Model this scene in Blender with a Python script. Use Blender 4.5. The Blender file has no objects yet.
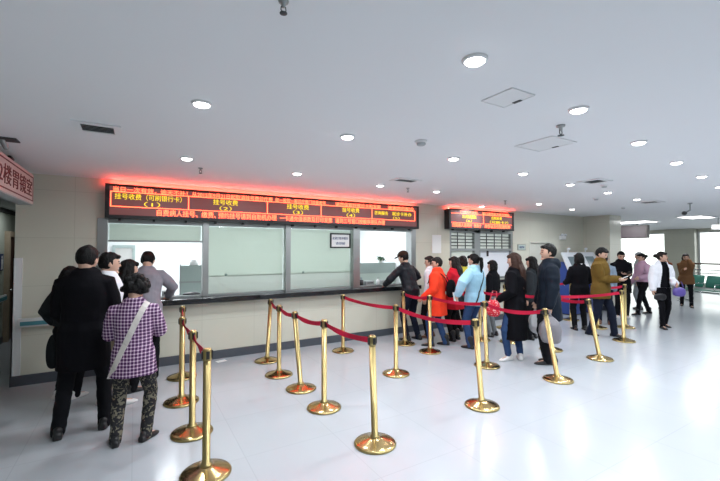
import bpy, bmesh, math, random
import numpy as np
from mathutils import Vector, Matrix, noise
from mathutils.bvhtree import BVHTree
R = math.radians
random.seed(7)
SC = bpy.context.scene
COL = SC.collection

# ------------------------------------------------------------------ materials
def mat(name, color, rough=.6, metal=0., bump=0., bscale=60., var=0., vscale=8., emit=None, estr=0., spec=.5, sheen=0., coat=0.):
    m = bpy.data.materials.new(name); m.use_nodes = True
    nt = m.node_tree; b = nt.nodes['Principled BSDF']
    b.inputs['Base Color'].default_value = (*color, 1)
    b.inputs['Roughness'].default_value = rough
    b.inputs['Metallic'].default_value = metal
    b.inputs['Specular IOR Level'].default_value = spec
    if sheen: b.inputs['Sheen Weight'].default_value = sheen
    if coat: b.inputs['Coat Weight'].default_value = coat
    if emit:
        b.inputs['Emission Color'].default_value = (*emit, 1); b.inputs['Emission Strength'].default_value = estr
    tc = None
    if bump or var:
        tc = nt.nodes.new('ShaderNodeTexCoord')
    if var:
        n = nt.nodes.new('ShaderNodeTexNoise'); n.inputs['Scale'].default_value = vscale; n.inputs['Detail'].default_value = 4
        mx = nt.nodes.new('ShaderNodeMix'); mx.data_type = 'RGBA'
        mx.inputs['A'].default_value = (*[c*(1-var) for c in color], 1); mx.inputs['B'].default_value = (*[min(1, c*(1+var)) for c in color], 1)
        nt.links.new(tc.outputs['Object'], n.inputs['Vector']); nt.links.new(n.outputs['Fac'], mx.inputs['Factor'])
        nt.links.new(mx.outputs['Result'], b.inputs['Base Color'])
    if bump:
        n = nt.nodes.new('ShaderNodeTexNoise'); n.inputs['Scale'].default_value = bscale; n.inputs['Detail'].default_value = 3
        bp = nt.nodes.new('ShaderNodeBump'); bp.inputs['Strength'].default_value = bump; bp.inputs['Distance'].default_value = .01
        nt.links.new(tc.outputs['Object'], n.inputs['Vector']); nt.links.new(n.outputs['Fac'], bp.inputs['Height'])
        nt.links.new(bp.outputs['Normal'], b.inputs['Normal'])
    return m

def cloth(name, c, rough=.85, var=.12, bump=.25):
    return mat(name, c, rough, bump=bump, bscale=70, var=var, vscale=14, spec=.12)

def tile_mat(name, c1, c2, mortar, w, h, rough, axes='XZ', msize=.004, cloud=.05, offset=0.):
    m = bpy.data.materials.new(name); m.use_nodes = True
    nt = m.node_tree; b = nt.nodes['Principled BSDF']; L = nt.links.new
    g = nt.nodes.new('ShaderNodeNewGeometry'); sp = nt.nodes.new('ShaderNodeSeparateXYZ'); cb = nt.nodes.new('ShaderNodeCombineXYZ')
    L(g.outputs['Position'], sp.inputs[0])
    if axes == 'XZ':   # any upright wall: run x+y across
        ad = nt.nodes.new('ShaderNodeMath'); ad.operation = 'ADD'; L(sp.outputs['X'], ad.inputs[0]); L(sp.outputs['Y'], ad.inputs[1])
        L(ad.outputs[0], cb.inputs['X']); L(sp.outputs['Z'], cb.inputs['Y'])
    else:
        L(sp.outputs['X'], cb.inputs['X']); L(sp.outputs['Y'], cb.inputs['Y'])
    br = nt.nodes.new('ShaderNodeTexBrick'); br.offset = offset; br.inputs['Scale'].default_value = 1
    br.inputs['Color1'].default_value = (*c1, 1); br.inputs['Color2'].default_value = (*c2, 1); br.inputs['Mortar'].default_value = (*mortar, 1)
    br.inputs['Brick Width'].default_value = w; br.inputs['Row Height'].default_value = h; br.inputs['Mortar Size'].default_value = msize
    br.inputs['Mortar Smooth'].default_value = .3
    L(cb.outputs[0], br.inputs['Vector'])
    n = nt.nodes.new('ShaderNodeTexNoise'); n.inputs['Scale'].default_value = 1.7; n.inputs['Detail'].default_value = 6
    L(g.outputs['Position'], n.inputs['Vector'])
    mr = nt.nodes.new('ShaderNodeMapRange'); mr.inputs['To Min'].default_value = 1-cloud; mr.inputs['To Max'].default_value = 1+cloud
    L(n.outputs['Fac'], mr.inputs['Value'])
    vm = nt.nodes.new('ShaderNodeVectorMath'); vm.operation = 'SCALE'; L(br.outputs['Color'], vm.inputs[0]); L(mr.outputs[0], vm.inputs['Scale'])
    L(vm.outputs[0], b.inputs['Base Color'])
    b.inputs['Roughness'].default_value = rough
    n2 = nt.nodes.new('ShaderNodeTexNoise'); n2.inputs['Scale'].default_value = 2.5; L(g.outputs['Position'], n2.inputs['Vector'])
    bp = nt.nodes.new('ShaderNodeBump'); bp.inputs['Strength'].default_value = .06; bp.inputs['Distance'].default_value = .01
    L(n2.outputs['Fac'], bp.inputs['Height']); L(bp.outputs['Normal'], b.inputs['Normal'])
    return m

M = {}
M['ceiling'] = mat('ceiling_paint', (.80, .81, .83), .8, bump=.03, bscale=30)
M['floor'] = tile_mat('floor_tile', (.46, .49, .53), (.47, .50, .54), (.41, .44, .48), .8, .8, .2, 'XY', .004, .04)
M['wall'] = tile_mat('beige_wall_tile', (.645, .635, .54), (.655, .645, .55), (.56, .55, .46), .8, .62, .16, 'XZ', .004, .05)
M['white_wall'] = mat('white_wall_paint', (.80, .82, .82), .7, bump=.04)
M['green_wall'] = mat('corridor_wall_paint', (.40, .43, .37), .6, bump=.03)
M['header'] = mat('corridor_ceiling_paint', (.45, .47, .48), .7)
M['skirt'] = mat('slate_baseboard', (.075, .085, .105), .35, var=.15)
M['granite'] = mat('black_granite', (.012, .013, .016), .15, var=.4, vscale=90)
M['steel'] = mat('brushed_steel', (.42, .43, .43), .32, 1., bump=.05, bscale=200)
M['alu'] = mat('aluminium_frame', (.34, .36, .36), .4, .7)
def translucent(name, c, k):
    m = mat(name, c, .75, bump=.05, bscale=120); nt = m.node_tree; b = nt.nodes['Principled BSDF']; o = nt.nodes['Material Output']
    t = nt.nodes.new('ShaderNodeBsdfTranslucent'); t.inputs[0].default_value = (*c, 1); mx = nt.nodes.new('ShaderNodeMixShader'); mx.inputs[0].default_value = k
    nt.links.new(b.outputs[0], mx.inputs[1]); nt.links.new(t.outputs[0], mx.inputs[2]); nt.links.new(mx.outputs[0], o.inputs[0]); return m
M['blind'] = translucent('pale_roller_blind', (.80, .815, .775), .6)
M['blindw'] = translucent('white_panel_and_reflection', (.86, .85, .83), .5)  # reflection low in the panes put into colour; also door leaf and bars
M['frost'] = mat('frosted_panel', (.50, .58, .54), .45)
M['brass'] = mat('polished_brass', (.43, .335, .15), .3, 1., bump=.02, bscale=30)
M['brassb'] = mat('polished_brass_base', (.56, .41, .19), .2, 1., bump=.03, bscale=14)
M['belt'] = mat('red_belt_webbing', (.46, .010, .042), .7, bump=.2, bscale=220, spec=.2)
M['black'] = mat('black_plastic', (.014, .014, .016), .4)
M['dark'] = mat('dark_rubber', (.02, .02, .022), .7)
M['white'] = mat('white_plastic', (.80, .80, .80), .35)
M['paper'] = mat('white_paper', (.85, .85, .84), .8)
M['red'] = mat('red_paint', (.30, .03, .03), .5)
M['signred'] = mat('maroon_lettering', (.13, .012, .015), .6)
M['signface'] = mat('sign_face', (.62, .52, .50), .35)
M['screen'] = mat('led_matrix', (.085, .045, .05), .35, bump=.1, bscale=300, emit=(1., .3, .27), estr=.13)
M['ledred'] = mat('led_orange', (.2, .05, .02), .5, emit=(1., .085, .033), estr=8)
M['ledyel'] = mat('led_yellow', (.2, .2, .02), .5, emit=(.85, .62, .02), estr=1.6)
M['glowstrip'] = mat('added_red_glow', (.3, .05, .05), .5, emit=(1., .07, .05), estr=72)  # emitter added to redden the ceiling above the signs
M['lamp'] = mat('downlight_lens', (.9, .9, .9), .4, emit=(1., .98, .96), estr=14)
M['panel_lamp'] = mat('light_panel_lens', (.9, .9, .9), .4, emit=(1., .98, .97), estr=7)
M['trim'] = mat('white_trim', (.78, .79, .80), .5)
M['ventdark'] = mat('vent_dark', (.05, .052, .055), .6)
M['navy'] = mat('navy_paint', (.02, .035, .11), .4)
M['turq'] = mat('turquoise_vinyl', (.09, .30, .36), .45)
M['wood'] = mat('brown_door_wood', (.10, .055, .04), .45, var=.25, vscale=10)
M['kblue'] = mat('kiosk_blue', (.03, .07, .30), .35)
M['kwhite'] = mat('kiosk_white', (.74, .77, .82), .3)
M['kscreen'] = mat('kiosk_screen', (.03, .045, .055), .3, emit=(.25, .36, .42), estr=.25)
M['green_seat'] = mat('green_metal_seat', (.015, .12, .09), .4, .3)
M['chrome'] = mat('chrome', (.6, .61, .62), .18, 1.)
M['leaf'] = mat('plant_leaf', (.035, .10, .04), .5, var=.4, vscale=30)
M['pot'] = mat('white_pot', (.7, .7, .68), .4)
M['duct'] = mat('grey_display', (.06, .05, .056), .5, bump=.1, bscale=90)
M['ductend'] = mat('dark_display_side', (.07, .06, .06), .5)
M['greygreen'] = mat('grey_green_partition', (.36, .43, .42), .6)
M['devgrey'] = mat('grey_device', (.30, .32, .32), .45)
M['ink'] = mat('blue_ink', (.06, .09, .22), .7)
M['floorpaper'] = M['paper']
# cloth
M['c_black'] = cloth('black_wool', (.004, .004, .006))
M['c_black2'] = cloth('black_cotton', (.007, .0075, .010))
M['c_dkgrey'] = cloth('charcoal_cotton', (.022, .026, .03))
M['c_white'] = cloth('white_cotton', (.74, .75, .80))
M['c_grey'] = cloth('grey_knit', (.24, .235, .27), var=.18)
M['c_ltgrey'] = cloth('light_grey_cotton', (.42, .44, .47))
M['c_beige'] = cloth('beige_cotton', (.42, .34, .25))
M['cap'] = cloth('dark_brown_cap', (.035, .02, .014))
M['door_paint'] = mat('beige_door_paint', (.66, .66, .59), .4)
M['c_orange'] = cloth('red_orange_wool', (.86, .055, .022))
M['c_red'] = cloth('red_wool', (.62, .018, .035))
M['c_yellow'] = cloth('yellow_cotton', (.72, .62, .08))
M['c_blue'] = cloth('pale_blue_cotton', (.36, .62, .78))
M['c_navy'] = cloth('navy_nylon', (.008, .013, .022), rough=.6)
M['c_olive'] = cloth('olive_brown_suede', (.125, .075, .017))
M['c_pink'] = cloth('pink_knit', (.58, .36, .48))
M['c_brown'] = cloth('brown_wool', (.17, .085, .04))
M['c_rust'] = cloth('rust_cotton', (.24, .07, .025))
M['c_greyblue'] = cloth('grey_blue_cotton', (.22, .28, .36))
M['c_jeans'] = cloth('blue_denim', (.03, .065, .16), var=.3)
M['c_jeans2'] = cloth('dark_denim', (.010, .014, .028), var=.3)
M['c_greyleg'] = cloth('grey_leggings', (.22, .24, .26))
M['leather'] = mat('black_leather', (.007, .009, .014), .5, bump=.3, bscale=40, spec=.25)
M['s_black'] = mat('black_shoe_leather', (.012, .012, .014), .4)
M['s_white'] = mat('white_sneaker', (.72, .72, .72), .55)
M['s_brown'] = mat('brown_shoe', (.16, .07, .04), .5)
M['h_black'] = mat('black_hair', (.004, .0038, .004), .6, bump=.5, bscale=90, spec=.2)
M['h_brown'] = mat('brown_hair', (.045, .022, .016), .6, spec=.2, bump=.5, bscale=90, var=.3, vscale=20)
M['h_dkbrown'] = mat('dark_brown_hair', (.011, .007, .006), .55, bump=.5, bscale=90, spec=.25)
M['h_grey'] = mat('grey_hair', (.33, .34, .36), .55, bump=.5, bscale=90)
M['skin'] = mat('skin', (.56, .34, .25), .55, var=.06, vscale=12)
M['eye'] = mat('eye_dark', (.012, .01, .01), .3)
M['lip'] = mat('lips', (.36, .13, .11), .5)
M['poly_grey'] = mat('grey_plastic_bag', (.20, .19, .21), .35, bump=.6, bscale=18)
M['poly_white'] = mat('white_plastic_bag', (.72, .72, .75), .3, bump=.6, bscale=18)
M['purple'] = mat('purple_leather', (.10, .07, .30), .4)
M['strapw'] = mat('cream_strap', (.62, .58, .55), .7)

def plaid():
    m = bpy.data.materials.new('plaid_cloth'); m.use_nodes = True
    nt = m.node_tree; b = nt.nodes['Principled BSDF']; L = nt.links.new
    tc = nt.nodes.new('ShaderNodeTexCoord'); sp = nt.nodes.new('ShaderNodeSeparateXYZ'); L(tc.outputs['Object'], sp.inputs[0])
    def stripe(out, scale, width):
        a = nt.nodes.new('ShaderNodeMath'); a.operation = 'MULTIPLY'; a.inputs[1].default_value = scale; L(out, a.inputs[0])
        f = nt.nodes.new('ShaderNodeMath'); f.operation = 'FRACT'; L(a.outputs[0], f.inputs[0])
        g = nt.nodes.new('ShaderNodeMath'); g.operation = 'LESS_THAN'; g.inputs[1].default_value = width; L(f.outputs[0], g.inputs[0])
        return g.outputs[0]
    s1 = stripe(sp.outputs['X'], 37, .34); s2 = stripe(sp.outputs['Z'], 34, .34)
    mx = nt.nodes.new('ShaderNodeMath'); mx.operation = 'ADD'; L(s1, mx.inputs[0]); L(s2, mx.inputs[1])
    cr = nt.nodes.new('ShaderNodeValToRGB'); cr.color_ramp.interpolation = 'CONSTANT'
    e = cr.color_ramp.elements; e[0].position = 0; e[0].color = (.055, .012, .07, 1); e[1].position = .3; e[1].color = (.36, .22, .36, 1)
    e2 = cr.color_ramp.elements.new(.75); e2.color = (.75, .66, .72, 1)
    dv = nt.nodes.new('ShaderNodeMath'); dv.operation = 'MULTIPLY'; dv.inputs[1].default_value = .5; L(mx.outputs[0], dv.inputs[0])
    L(dv.outputs[0], cr.inputs['Fac']); L(cr.outputs['Color'], b.inputs['Base Color']); b.inputs['Roughness'].default_value = .85
    return m
M['plaid'] = plaid()
def pattern(name, c1, c2, scale, th):
    m = bpy.data.materials.new(name); m.use_nodes = True
    nt = m.node_tree; b = nt.nodes['Principled BSDF']; L = nt.links.new
    tc = nt.nodes.new('ShaderNodeTexCoord'); n = nt.nodes.new('ShaderNodeTexNoise'); n.inputs['Scale'].default_value = scale; n.inputs['Detail'].default_value = 2
    n.inputs['Distortion'].default_value = 1.5
    L(tc.outputs['Object'], n.inputs['Vector'])
    cr = nt.nodes.new('ShaderNodeValToRGB'); e = cr.color_ramp.elements; e[0].position = th; e[0].color = (*c1, 1); e[1].position = th+.06; e[1].color = (*c2, 1)
    L(n.outputs['Fac'], cr.inputs['Fac']); L(cr.outputs['Color'], b.inputs['Base Color']); b.inputs['Roughness'].default_value = .85
    return m
M['floral'] = pattern('floral_cotton', (.012, .012, .016), (.20, .18, .13), 26, .53)
M['reddot'] = pattern('red_dotted_fabric', (.62, .02, .04), (.8, .6, .6), 34, .58)

def glass_mat():
    m = bpy.data.materials.new('window_glass'); m.use_nodes = True
    nt = m.node_tree; nt.nodes.clear(); L = nt.links.new
    o = nt.nodes.new('ShaderNodeOutputMaterial'); t = nt.nodes.new('ShaderNodeBsdfTransparent'); t.inputs[0].default_value = (.93, .97, .95, 1)
    g = nt.nodes.new('ShaderNodeBsdfGlossy'); g.inputs['Roughness'].default_value = .02
    fr = nt.nodes.new('ShaderNodeFresnel'); fr.inputs['IOR'].default_value = 1.5
    mx = nt.nodes.new('ShaderNodeMixShader'); L(fr.outputs[0], mx.inputs[0]); L(t.outputs[0], mx.inputs[1]); L(g.outputs[0], mx.inputs[2]); L(mx.outputs[0], o.inputs[0])
    return m
M['glass'] = glass_mat()

# ------------------------------------------------------------------ object helpers
def link(name, me, m=None, parent=None, smooth=False):
    o = bpy.data.objects.new(name, me); COL.objects.link(o)
    if m is not None:
        for x in (m if isinstance(m, (list, tuple)) else [m]): me.materials.append(x)
    if parent is not None: o.parent = parent
    if smooth and len(me.polygons): me.polygons.foreach_set('use_smooth', [True]*len(me.polygons))
    return o
def obj(name, bm, m, parent=None, smooth=False, loc=None, rotz=None):
    bmesh.ops.recalc_face_normals(bm, faces=bm.faces)
    me = bpy.data.meshes.new(name); bm.to_mesh(me); bm.free()
    o = link(name, me, m, parent, smooth)
    if loc: o.location = loc
    if rotz is not None: o.rotation_euler.z = rotz
    return o
def tag(o, label, cat, group=None):
    o['label'] = label; o['category'] = cat
    if group: o['group'] = group
    return o
def thing(name, label, cat, loc=(0, 0, 0), rotz=0, group=None):
    o = bpy.data.objects.new(name, None); COL.objects.link(o); o.empty_display_size = .1
    o.location = loc; o.rotation_euler.z = rotz
    return tag(o, label, cat, group)
def struct(name, bm, m, smooth=False):
    o = obj(name, bm, m, None, smooth); o['kind'] = 'structure'; return o
def box(bm, a, b, bev=0.):
    vs = [bm.verts.new((x, y, z)) for x in (a[0], b[0]) for y in (a[1], b[1]) for z in (a[2], b[2])]
    fs = [bm.faces.new([vs[i] for i in f]) for f in ((0, 1, 3, 2), (4, 6, 7, 5), (0, 4, 5, 1), (2, 3, 7, 6), (0, 2, 6, 4), (1, 5, 7, 3))]
    if bev:
        es = list({e for f in fs for e in f.edges})
        bmesh.ops.bevel(bm, geom=es, offset=bev, segments=2, profile=.6, affect='EDGES')
    return bm
def B(*boxes, bev=0.):
    bm = bmesh.new()
    for a, b in boxes: box(bm, a, b, bev)
    return bm
def lathe(bm, prof, n=32, c=(0, 0), rot=None):
    rings = []
    for r, z in prof:
        ring = [bm.verts.new((c[0]+r*math.cos(2*math.pi*i/n), c[1]+r*math.sin(2*math.pi*i/n), z)) for i in range(n)] if r > 1e-6 else [bm.verts.new((c[0], c[1], z))]
        rings.append(ring)
    for p, q in zip(rings, rings[1:]):
        for i in range(n):
            j = (i+1) % n
            if len(p) == 1 and len(q) == 1: continue
            if len(p) == 1: bm.faces.new((p[0], q[i], q[j]))
            elif len(q) == 1: bm.faces.new((p[i], p[j], q[0]))
            else: bm.faces.new((p[i], p[j], q[j], q[i]))
    return bm
def tube(bm, pts, rad, side=(1, 0, 0), n=14, cap=True, cap0=None):
    """closed elliptical tube: rad = list of (a along side, b across) or floats"""
    pts = [Vector(p) for p in pts]; side = Vector(side)
    rad = [(r, r) if not isinstance(r, (tuple, list)) else r for r in rad]
    tans = []
    for i in range(len(pts)):
        t = (pts[min(i+1, len(pts)-1)]-pts[max(i-1, 0)])
        tans.append(t.normalized() if t.length > 1e-9 else Vector((0, 0, 1)))
    seq = []
    if (cap if cap0 is None else cap0):
        k = min(rad[0])*.8
        seq += [(pts[0]-tans[0]*k*.85, tans[0], (rad[0][0]*.5, rad[0][1]*.5)), (pts[0]-tans[0]*k*.45, tans[0], (rad[0][0]*.87, rad[0][1]*.87))]
    for p, t, r in zip(pts, tans, rad): seq.append((p, t, r))
    if cap:
        k = min(rad[-1])*.8
        seq += [(pts[-1]+tans[-1]*k*.45, tans[-1], (rad[-1][0]*.87, rad[-1][1]*.87)), (pts[-1]+tans[-1]*k*.85, tans[-1], (rad[-1][0]*.5, rad[-1][1]*.5))]
    rings = []
    for p, t, r in seq:
        s = side-t*side.dot(t)
        if s.length < 1e-4: s = t.orthogonal()
        s.normalize(); u = t.cross(s)
        rings.append([bm.verts.new(p+s*(r[0]*math.cos(2*math.pi*i/n))+u*(r[1]*math.sin(2*math.pi*i/n))) for i in range(n)])
    for p, q in zip(rings, rings[1:]):
        for i in range(n):
            j = (i+1) % n; bm.faces.new((p[i], p[j], q[j], q[i]))
    bm.faces.new(rings[0][::-1]); bm.faces.new(rings[-1])
    return bm
def ellipsoid(bm, c, r, rot=None, fn=None, u=20, v=14):
    res = bmesh.ops.create_uvsphere(bm, u_segments=u, v_segments=v, radius=1)
    c = Vector(c)
    for w in res['verts']:
        p = w.co
        p = Vector(fn(*p)) if fn else Vector((p.x*r[0], p.y*r[1], p.z*r[2]))
        if rot: p = rot @ p
        w.co = p+c
    return bm
def pipe(bm, pts, r, n=10): return tube(bm, pts, [r]*len(pts), (1, 0, 0.01), n)
def text_mesh(name, body, m, parent, center, height, width=None, axis='X', depth=.004, fit=None):
    """lettering standing upright on a wall; axis X: faces -Y; axis Y: faces +X"""
    c = bpy.data.curves.new('lettering', 'FONT'); c.body = body; c.size = 1; c.align_x = 'LEFT'; c.extrude = .01
    o = bpy.data.objects.new('tmp', c); COL.objects.link(o)
    dg = bpy.context.evaluated_depsgraph_get(); me = bpy.data.meshes.new_from_object(o.evaluated_get(dg))
    bpy.data.objects.remove(o); bpy.data.curves.remove(c)
    co = np.empty(len(me.vertices)*3, np.float32); me.vertices.foreach_get('co', co); co = co.reshape(-1, 3)
    lo, hi = co.min(0), co.max(0); sz = hi-lo
    co = (co-(lo+hi)/2)
    sy = height/sz[1]; sx = (width/sz[0]) if width else sy
    w = co[:, 0]*sx; h = co[:, 1]*sy; d = np.sign(co[:, 2])*depth/2
    out = np.empty_like(co)
    if axis == 'X': out[:, 0] = w; out[:, 1] = -d; out[:, 2] = h
    else: out[:, 1] = w; out[:, 0] = d; out[:, 2] = h
    out += np.array(center, np.float32)
    me.vertices.foreach_set('co', out.ravel()); me.materials.clear()
    return link(name, me, m, parent)

# ------------------------------------------------------------------ room shell
H = 2.68; D = 6.3; XL = -2.08; XR = 22.3; YB = -7.0; YF = 12.0
struct('floor', B(((XL-.2, YB-.2, -.1), (XR+1.2, 14.2, 0))), M['floor'])
struct('ceiling', B(((XL-.2, YB-.2, H), (XR+.3, YF+.2, H+.12))), M['ceiling'])
struct('wall_left', B(((XL-.15, YB, 0), (XL, 14, H))), M['green_wall'])
struct('wall_rear', B(((XL-.15, YB-.15, 0), (XR+.15, YB, H))), M['wall'])
# counter wall in one run with its openings
wt = .16
struct('wall_front', B(((-1.3, D, 0), (-.45, D+wt, H)), ((-.45, D, 0), (5.08, D+wt, .90)), ((-.45, D, 2.14), (5.08, D+wt, H)),
       ((5.08, D, 0), (6.06, D+wt, H)), ((6.06, D, 0), (8.22, D+wt, 1.0)), ((6.06, D, 2.16), (8.22, D+wt, H)),
       ((8.22, D, 0), (8.86, D+wt, H)), ((8.86, D, 1.92), (9.78, D+wt, H)), ((9.78, D, 0), (11.39, D+wt, H))), M['wall'])
struct('wall_corner', B(((11.39, 5.57, 0), (12.0, D+wt, H))), M['wall'])
struct('wall_back_right', B(((12.0, YF, 0), (XR, YF+.15, H)), ((11.85, D+wt, 0), (12.0, YF, H))), M['wall'])
struct('wall_corridor', B(((-1.3, D+wt, 0), (-1.15, 14, 2.45)), ((XL, 13.9, 0), (-1.3, 14, 2.45))), M['green_wall'])
struct('ceiling_corridor', B(((XL, D, 2.45), (-1.3, 14, 2.6)), ((XL, D, 2.6), (-1.3, D+wt, H))), M['header'])
struct('trim_corridor', B(((XL, D+wt, 2.38), (XL+.05, 13.9, 2.45))), M['dark'])
struct('wall_office', B(((-1.15, 9.3, 0), (8.6, 9.4, H)), ((8.5, D+wt, 0), (8.6, 9.3, H)), ((5.42, D+wt, 0), (5.5, 9.3, H)), ((-1.15, D+wt, 0), (-1.1, 9.3, H))), M['white_wall'])
struct('baseboard_front', B(((-1.3, D-.018, 0), (8.84, D, .13)), ((9.8, D-.018, 0), (11.39, D, .13)), ((11.372, 5.57, 0), (11.39, D-.018, .13)), ((11.372, 5.552, 0), (12, 5.57, .13)), ((-1.318, D-.018, 0), (-1.3, 13.9, .13))), M['skirt'])
struct('baseboard_left', B(((XL, YB, 0), (XL+.015, 9.35, .12)), ((XL, 10.5, 0), (XL+.015, 13.9, .12))), M['skirt'])
# white corner guard on the pier
struct('trim_corner_guard', B(((-1.312, D-.012, .13), (-1.22, D, 1.6)), ((-1.312, D-.012, .13), (-1.3, D+.09, 1.6))), M['trim'])
# far glazed wall
def opening_wall():
    bm = bmesh.new()
    x0, x1 = XR, XR+.2
    box(bm, (x0, YB, 2.55), (x1, YF, H)); box(bm, (x0, YB, 0), (x1, YF, .14)); box(bm, (x0-.35, 7.15, 0), (x1, 8.3, H)); box(bm, (x0, 11.6, .14), (x1, YF, 2.55)); box(bm, (x0, YB, .14), (x1, -2.5, 2.55))
    return bm
struct('wall_right', opening_wall(), M['wall'])
for i, (y0, y1) in enumerate(((8.3, 11.6), (2.4, 7.15), (-2.5, 2.4))):
    w = struct('window_%d' % (i+1), B(((XR+.09, y0, .14), (XR+.1, y1, 2.55))), M['glass'])
    fr = B(((XR+.06, y0, .14), (XR+.13, y1, .2)), ((XR+.06, y0, 2.49), (XR+.13, y1, 2.55)), ((XR+.06, y0, .2), (XR+.13, y0+.06, 2.49)), ((XR+.06, y1-.06, .2), (XR+.13, y1, 2.49)))
    obj('window_frame', fr, M['trim'], w)

# door in the counter wall
d = thing('office_door', 'pale flush office door beside the small barred ticket window', 'door', (9.32, D, 0))
leaf = obj('door_leaf', B(((-.42, .04, .01), (.42, .085, 1.89)), bev=.004), M['door_paint'], d)
obj('door_frame', B(((-.46, -.015, 0), (-.42, .12, 1.92)), ((.42, -.015, 0), (.46, .12, 1.92)), ((-.42, -.015, 1.89), (.42, .12, 1.92))), M['door_paint'], d)
hb = bmesh.new(); pipe(hb, [(.34, .04, .98), (.34, -.02, .98), (.24, -.02, .98)], .009)
obj('handle', hb, M['chrome'], leaf, True)
t = thing('door_plate', 'small grey plate with a dark border beside the office door', 'sign', (8.55, D, 1.77))
pl = obj('plate', B(((-.16, -.012, -.075), (.16, 0, .075)), bev=.003), M['alu'], t)
obj('plate_face', B(((-.14, -.015, -.058), (.14, -.0121, .058))), M['frost'], pl)
text_mesh('lettering', '收费处', M['ink'], pl, (0, -.017, 0), .06, .2)

# ------------------------------------------------------------------ main ticket counter
t = thing('service_counter_top', 'long black granite counter ledge running under the four ticket windows', 'counter', (2.3, D, 0))
obj('ledge', B(((-2.75, -.2, .90), (2.78, .45, .98)), bev=.008), M['granite'], t)
win = thing('ticket_window_frame', 'long brushed metal frame of the four-bay ticket window above the counter', 'window frame', (0, D, 0))
obj('jamb', B(((-.45, -.02, .981), (-.33, .16, 2.14)), bev=.004), M['steel'], win)
obj('jamb', B(((4.96, -.02, .981), (5.08, .16, 2.14)), bev=.004), M['steel'], win)
for x0, x1 in ((.90, .985), (2.235, 2.325), (3.575, 3.72)):
    obj('mullion', B(((x0, -.01, .981), (x1, .12, 2.14)), bev=.004), M['steel'], win)
obj('sill_rail', B(((-.33, .05, .981), (4.96, .11, 1.005))), M['alu'], win)
obj('head_rail', B(((-.33, .02, 2.08), (4.96, .12, 2.14))), M['alu'], win)
bays = ((-.33, .90), (.985, 2.235), (2.325, 3.575), (3.72, 4.96))
for i in (1, 2):
    x0, x1 = bays[i]
    obj('glass_pane', B(((x0, .065, 1.006), (x1, .073, 2.08))), M['glass'], win)
obj('glass_pane', B(((bays[0][0], .065, 1.84), (bays[0][1], .073, 2.08))), M['glass'], win)
obj('pane_rail', B(((bays[0][0], .055, 1.815), (bays[0][1], .085, 1.84))), M['alu'], win)
for i, lab in ((1, 'pale green roller blind closed behind the second ticket window'), (2, 'pale green roller blind closed behind the third ticket window, with a framed notice')):
    x0, x1 = bays[i]
    bt = thing('roller_blind', lab, 'blind', ((x0+x1)/2, D+.13, 0)); hw = (x1-x0)/2-.005
    bm = bmesh.new(); nseg = 24
    box(bm, (-hw, .0, 1.28), (hw, .012, 2.07))
    cl = obj('blind_cloth', bm, M['blind'], bt)
    obj('lower_panel', B(((-hw, .004, 1.006), (hw, .02, 1.28))), M['blindw'], bt)  # paler slab stands in for the reflection low in the pane
    rb = bmesh.new(); tube(rb, [(-hw, .012, 1.28), (hw, .012, 1.28)], [.012, .012], (0, 0, 1)); obj('bottom_bar', rb, M['blindw'], cl, True)
    kb = bmesh.new(); ellipsoid(kb, (-hw+.28, -.012, 1.30), (.022, .012, .022)); obj('pull_knob', kb, M['greygreen'], cl, True)
bt = thing('roller_blind', 'pale blind rolled most of the way up in the first ticket window', 'blind', (.285, D+.13, 0))
obj('blind_cloth', B(((-.6, 0, 1.83), (.6, .012, 2.07))), M['blind'], bt)
rb = bmesh.new(); tube(rb, [(-.6, .006, 1.83), (.6, .006, 1.83)], [.012, .012], (0, 0, 1)); obj('bottom_bar', rb, M['alu'], bt, True)
# framed notice on the third window
t = thing('framed_notice', 'small dark framed white notice on the third ticket window', 'notice', (3.325, D+.055, 1.875))
obj('frame', B(((-.215, -.02, -.14), (.215, 0, -.115)), ((-.215, -.02, .115), (.215, 0, .14)), ((-.215, -.02, -.115), (-.19, 0, .115)), ((.19, -.02, -.115), (.215, 0, .115))), M['dark'], t)
ns = obj('notice_sheet', B(((-.19, -.008, -.115), (.19, 0, .115))), M['paper'], t)
text_mesh('lettering', '此窗口暂停服务', M['ink'], ns, (0, -.0095, .045), .05, .33)
text_mesh('lettering', '请谅解', M['ink'], ns, (0, -.0095, -.05), .05, .2)
# papers on marble by the second sign
t = thing('wall_notice', 'white paper notice on the wall between the two lit displays', 'notice', (5.67, D-.004, 1.83))
obj('notice_sheet', B(((-.13, -.003, -.2), (.13, .003, .2))), M['paper'], t)

# ------------------------------------------------------------------ LED displays
def led(label, x0, x1, z0, z1, yf):
    t = thing('led_display', label, 'sign', ((x0+x1)/2, D, 0)); hw = (x1-x0)/2
    dp = D-yf
    obj('housing', B(((-hw, -dp, z0), (hw, -.002, z0+.045)), ((-hw, -dp, z1-.018), (hw, -.002, z1)), ((-hw, -dp, z1), (hw, -dp+.01, z1+.013)), ((-hw, -dp, z0+.045), (-hw+.05, -.002, z1-.018)), ((hw-.05, -dp, z0+.045), (hw, -.002, z1-.018)), ((-hw+.05, -.03, z0+.045), (hw-.05, -.002, z1-.018))), M['black'], t)  # low front lip added to keep the added glow strip out of view
    scr = obj('screen', B(((-hw+.05, -dp+.012, z0+.045), (hw-.05, -.03, z1-.018))), M['screen'], t)
    obj('added_glow_strip', B(((-hw+.05, -dp+.075, z1+.0005), (hw-.05, -dp+.085, z1+.022))), M['glowstrip'], t)  # added emitter on the sign top, makes the red ceiling glow
    for x in np.arange(-hw+.15, hw-.1, .42): obj('bracket', B(((x, -dp+.04, z0-.03), (x+.03, -dp+.10, z0))), M['dark'], t)
    return t, -dp+.009, scr
x0, x1 = -.36, 5.05; cx = (x0+x1)/2
t, yl, scr = led('long red and yellow lit text display above the four ticket windows', x0, x1, 2.135, 2.59, 6.14)
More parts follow.
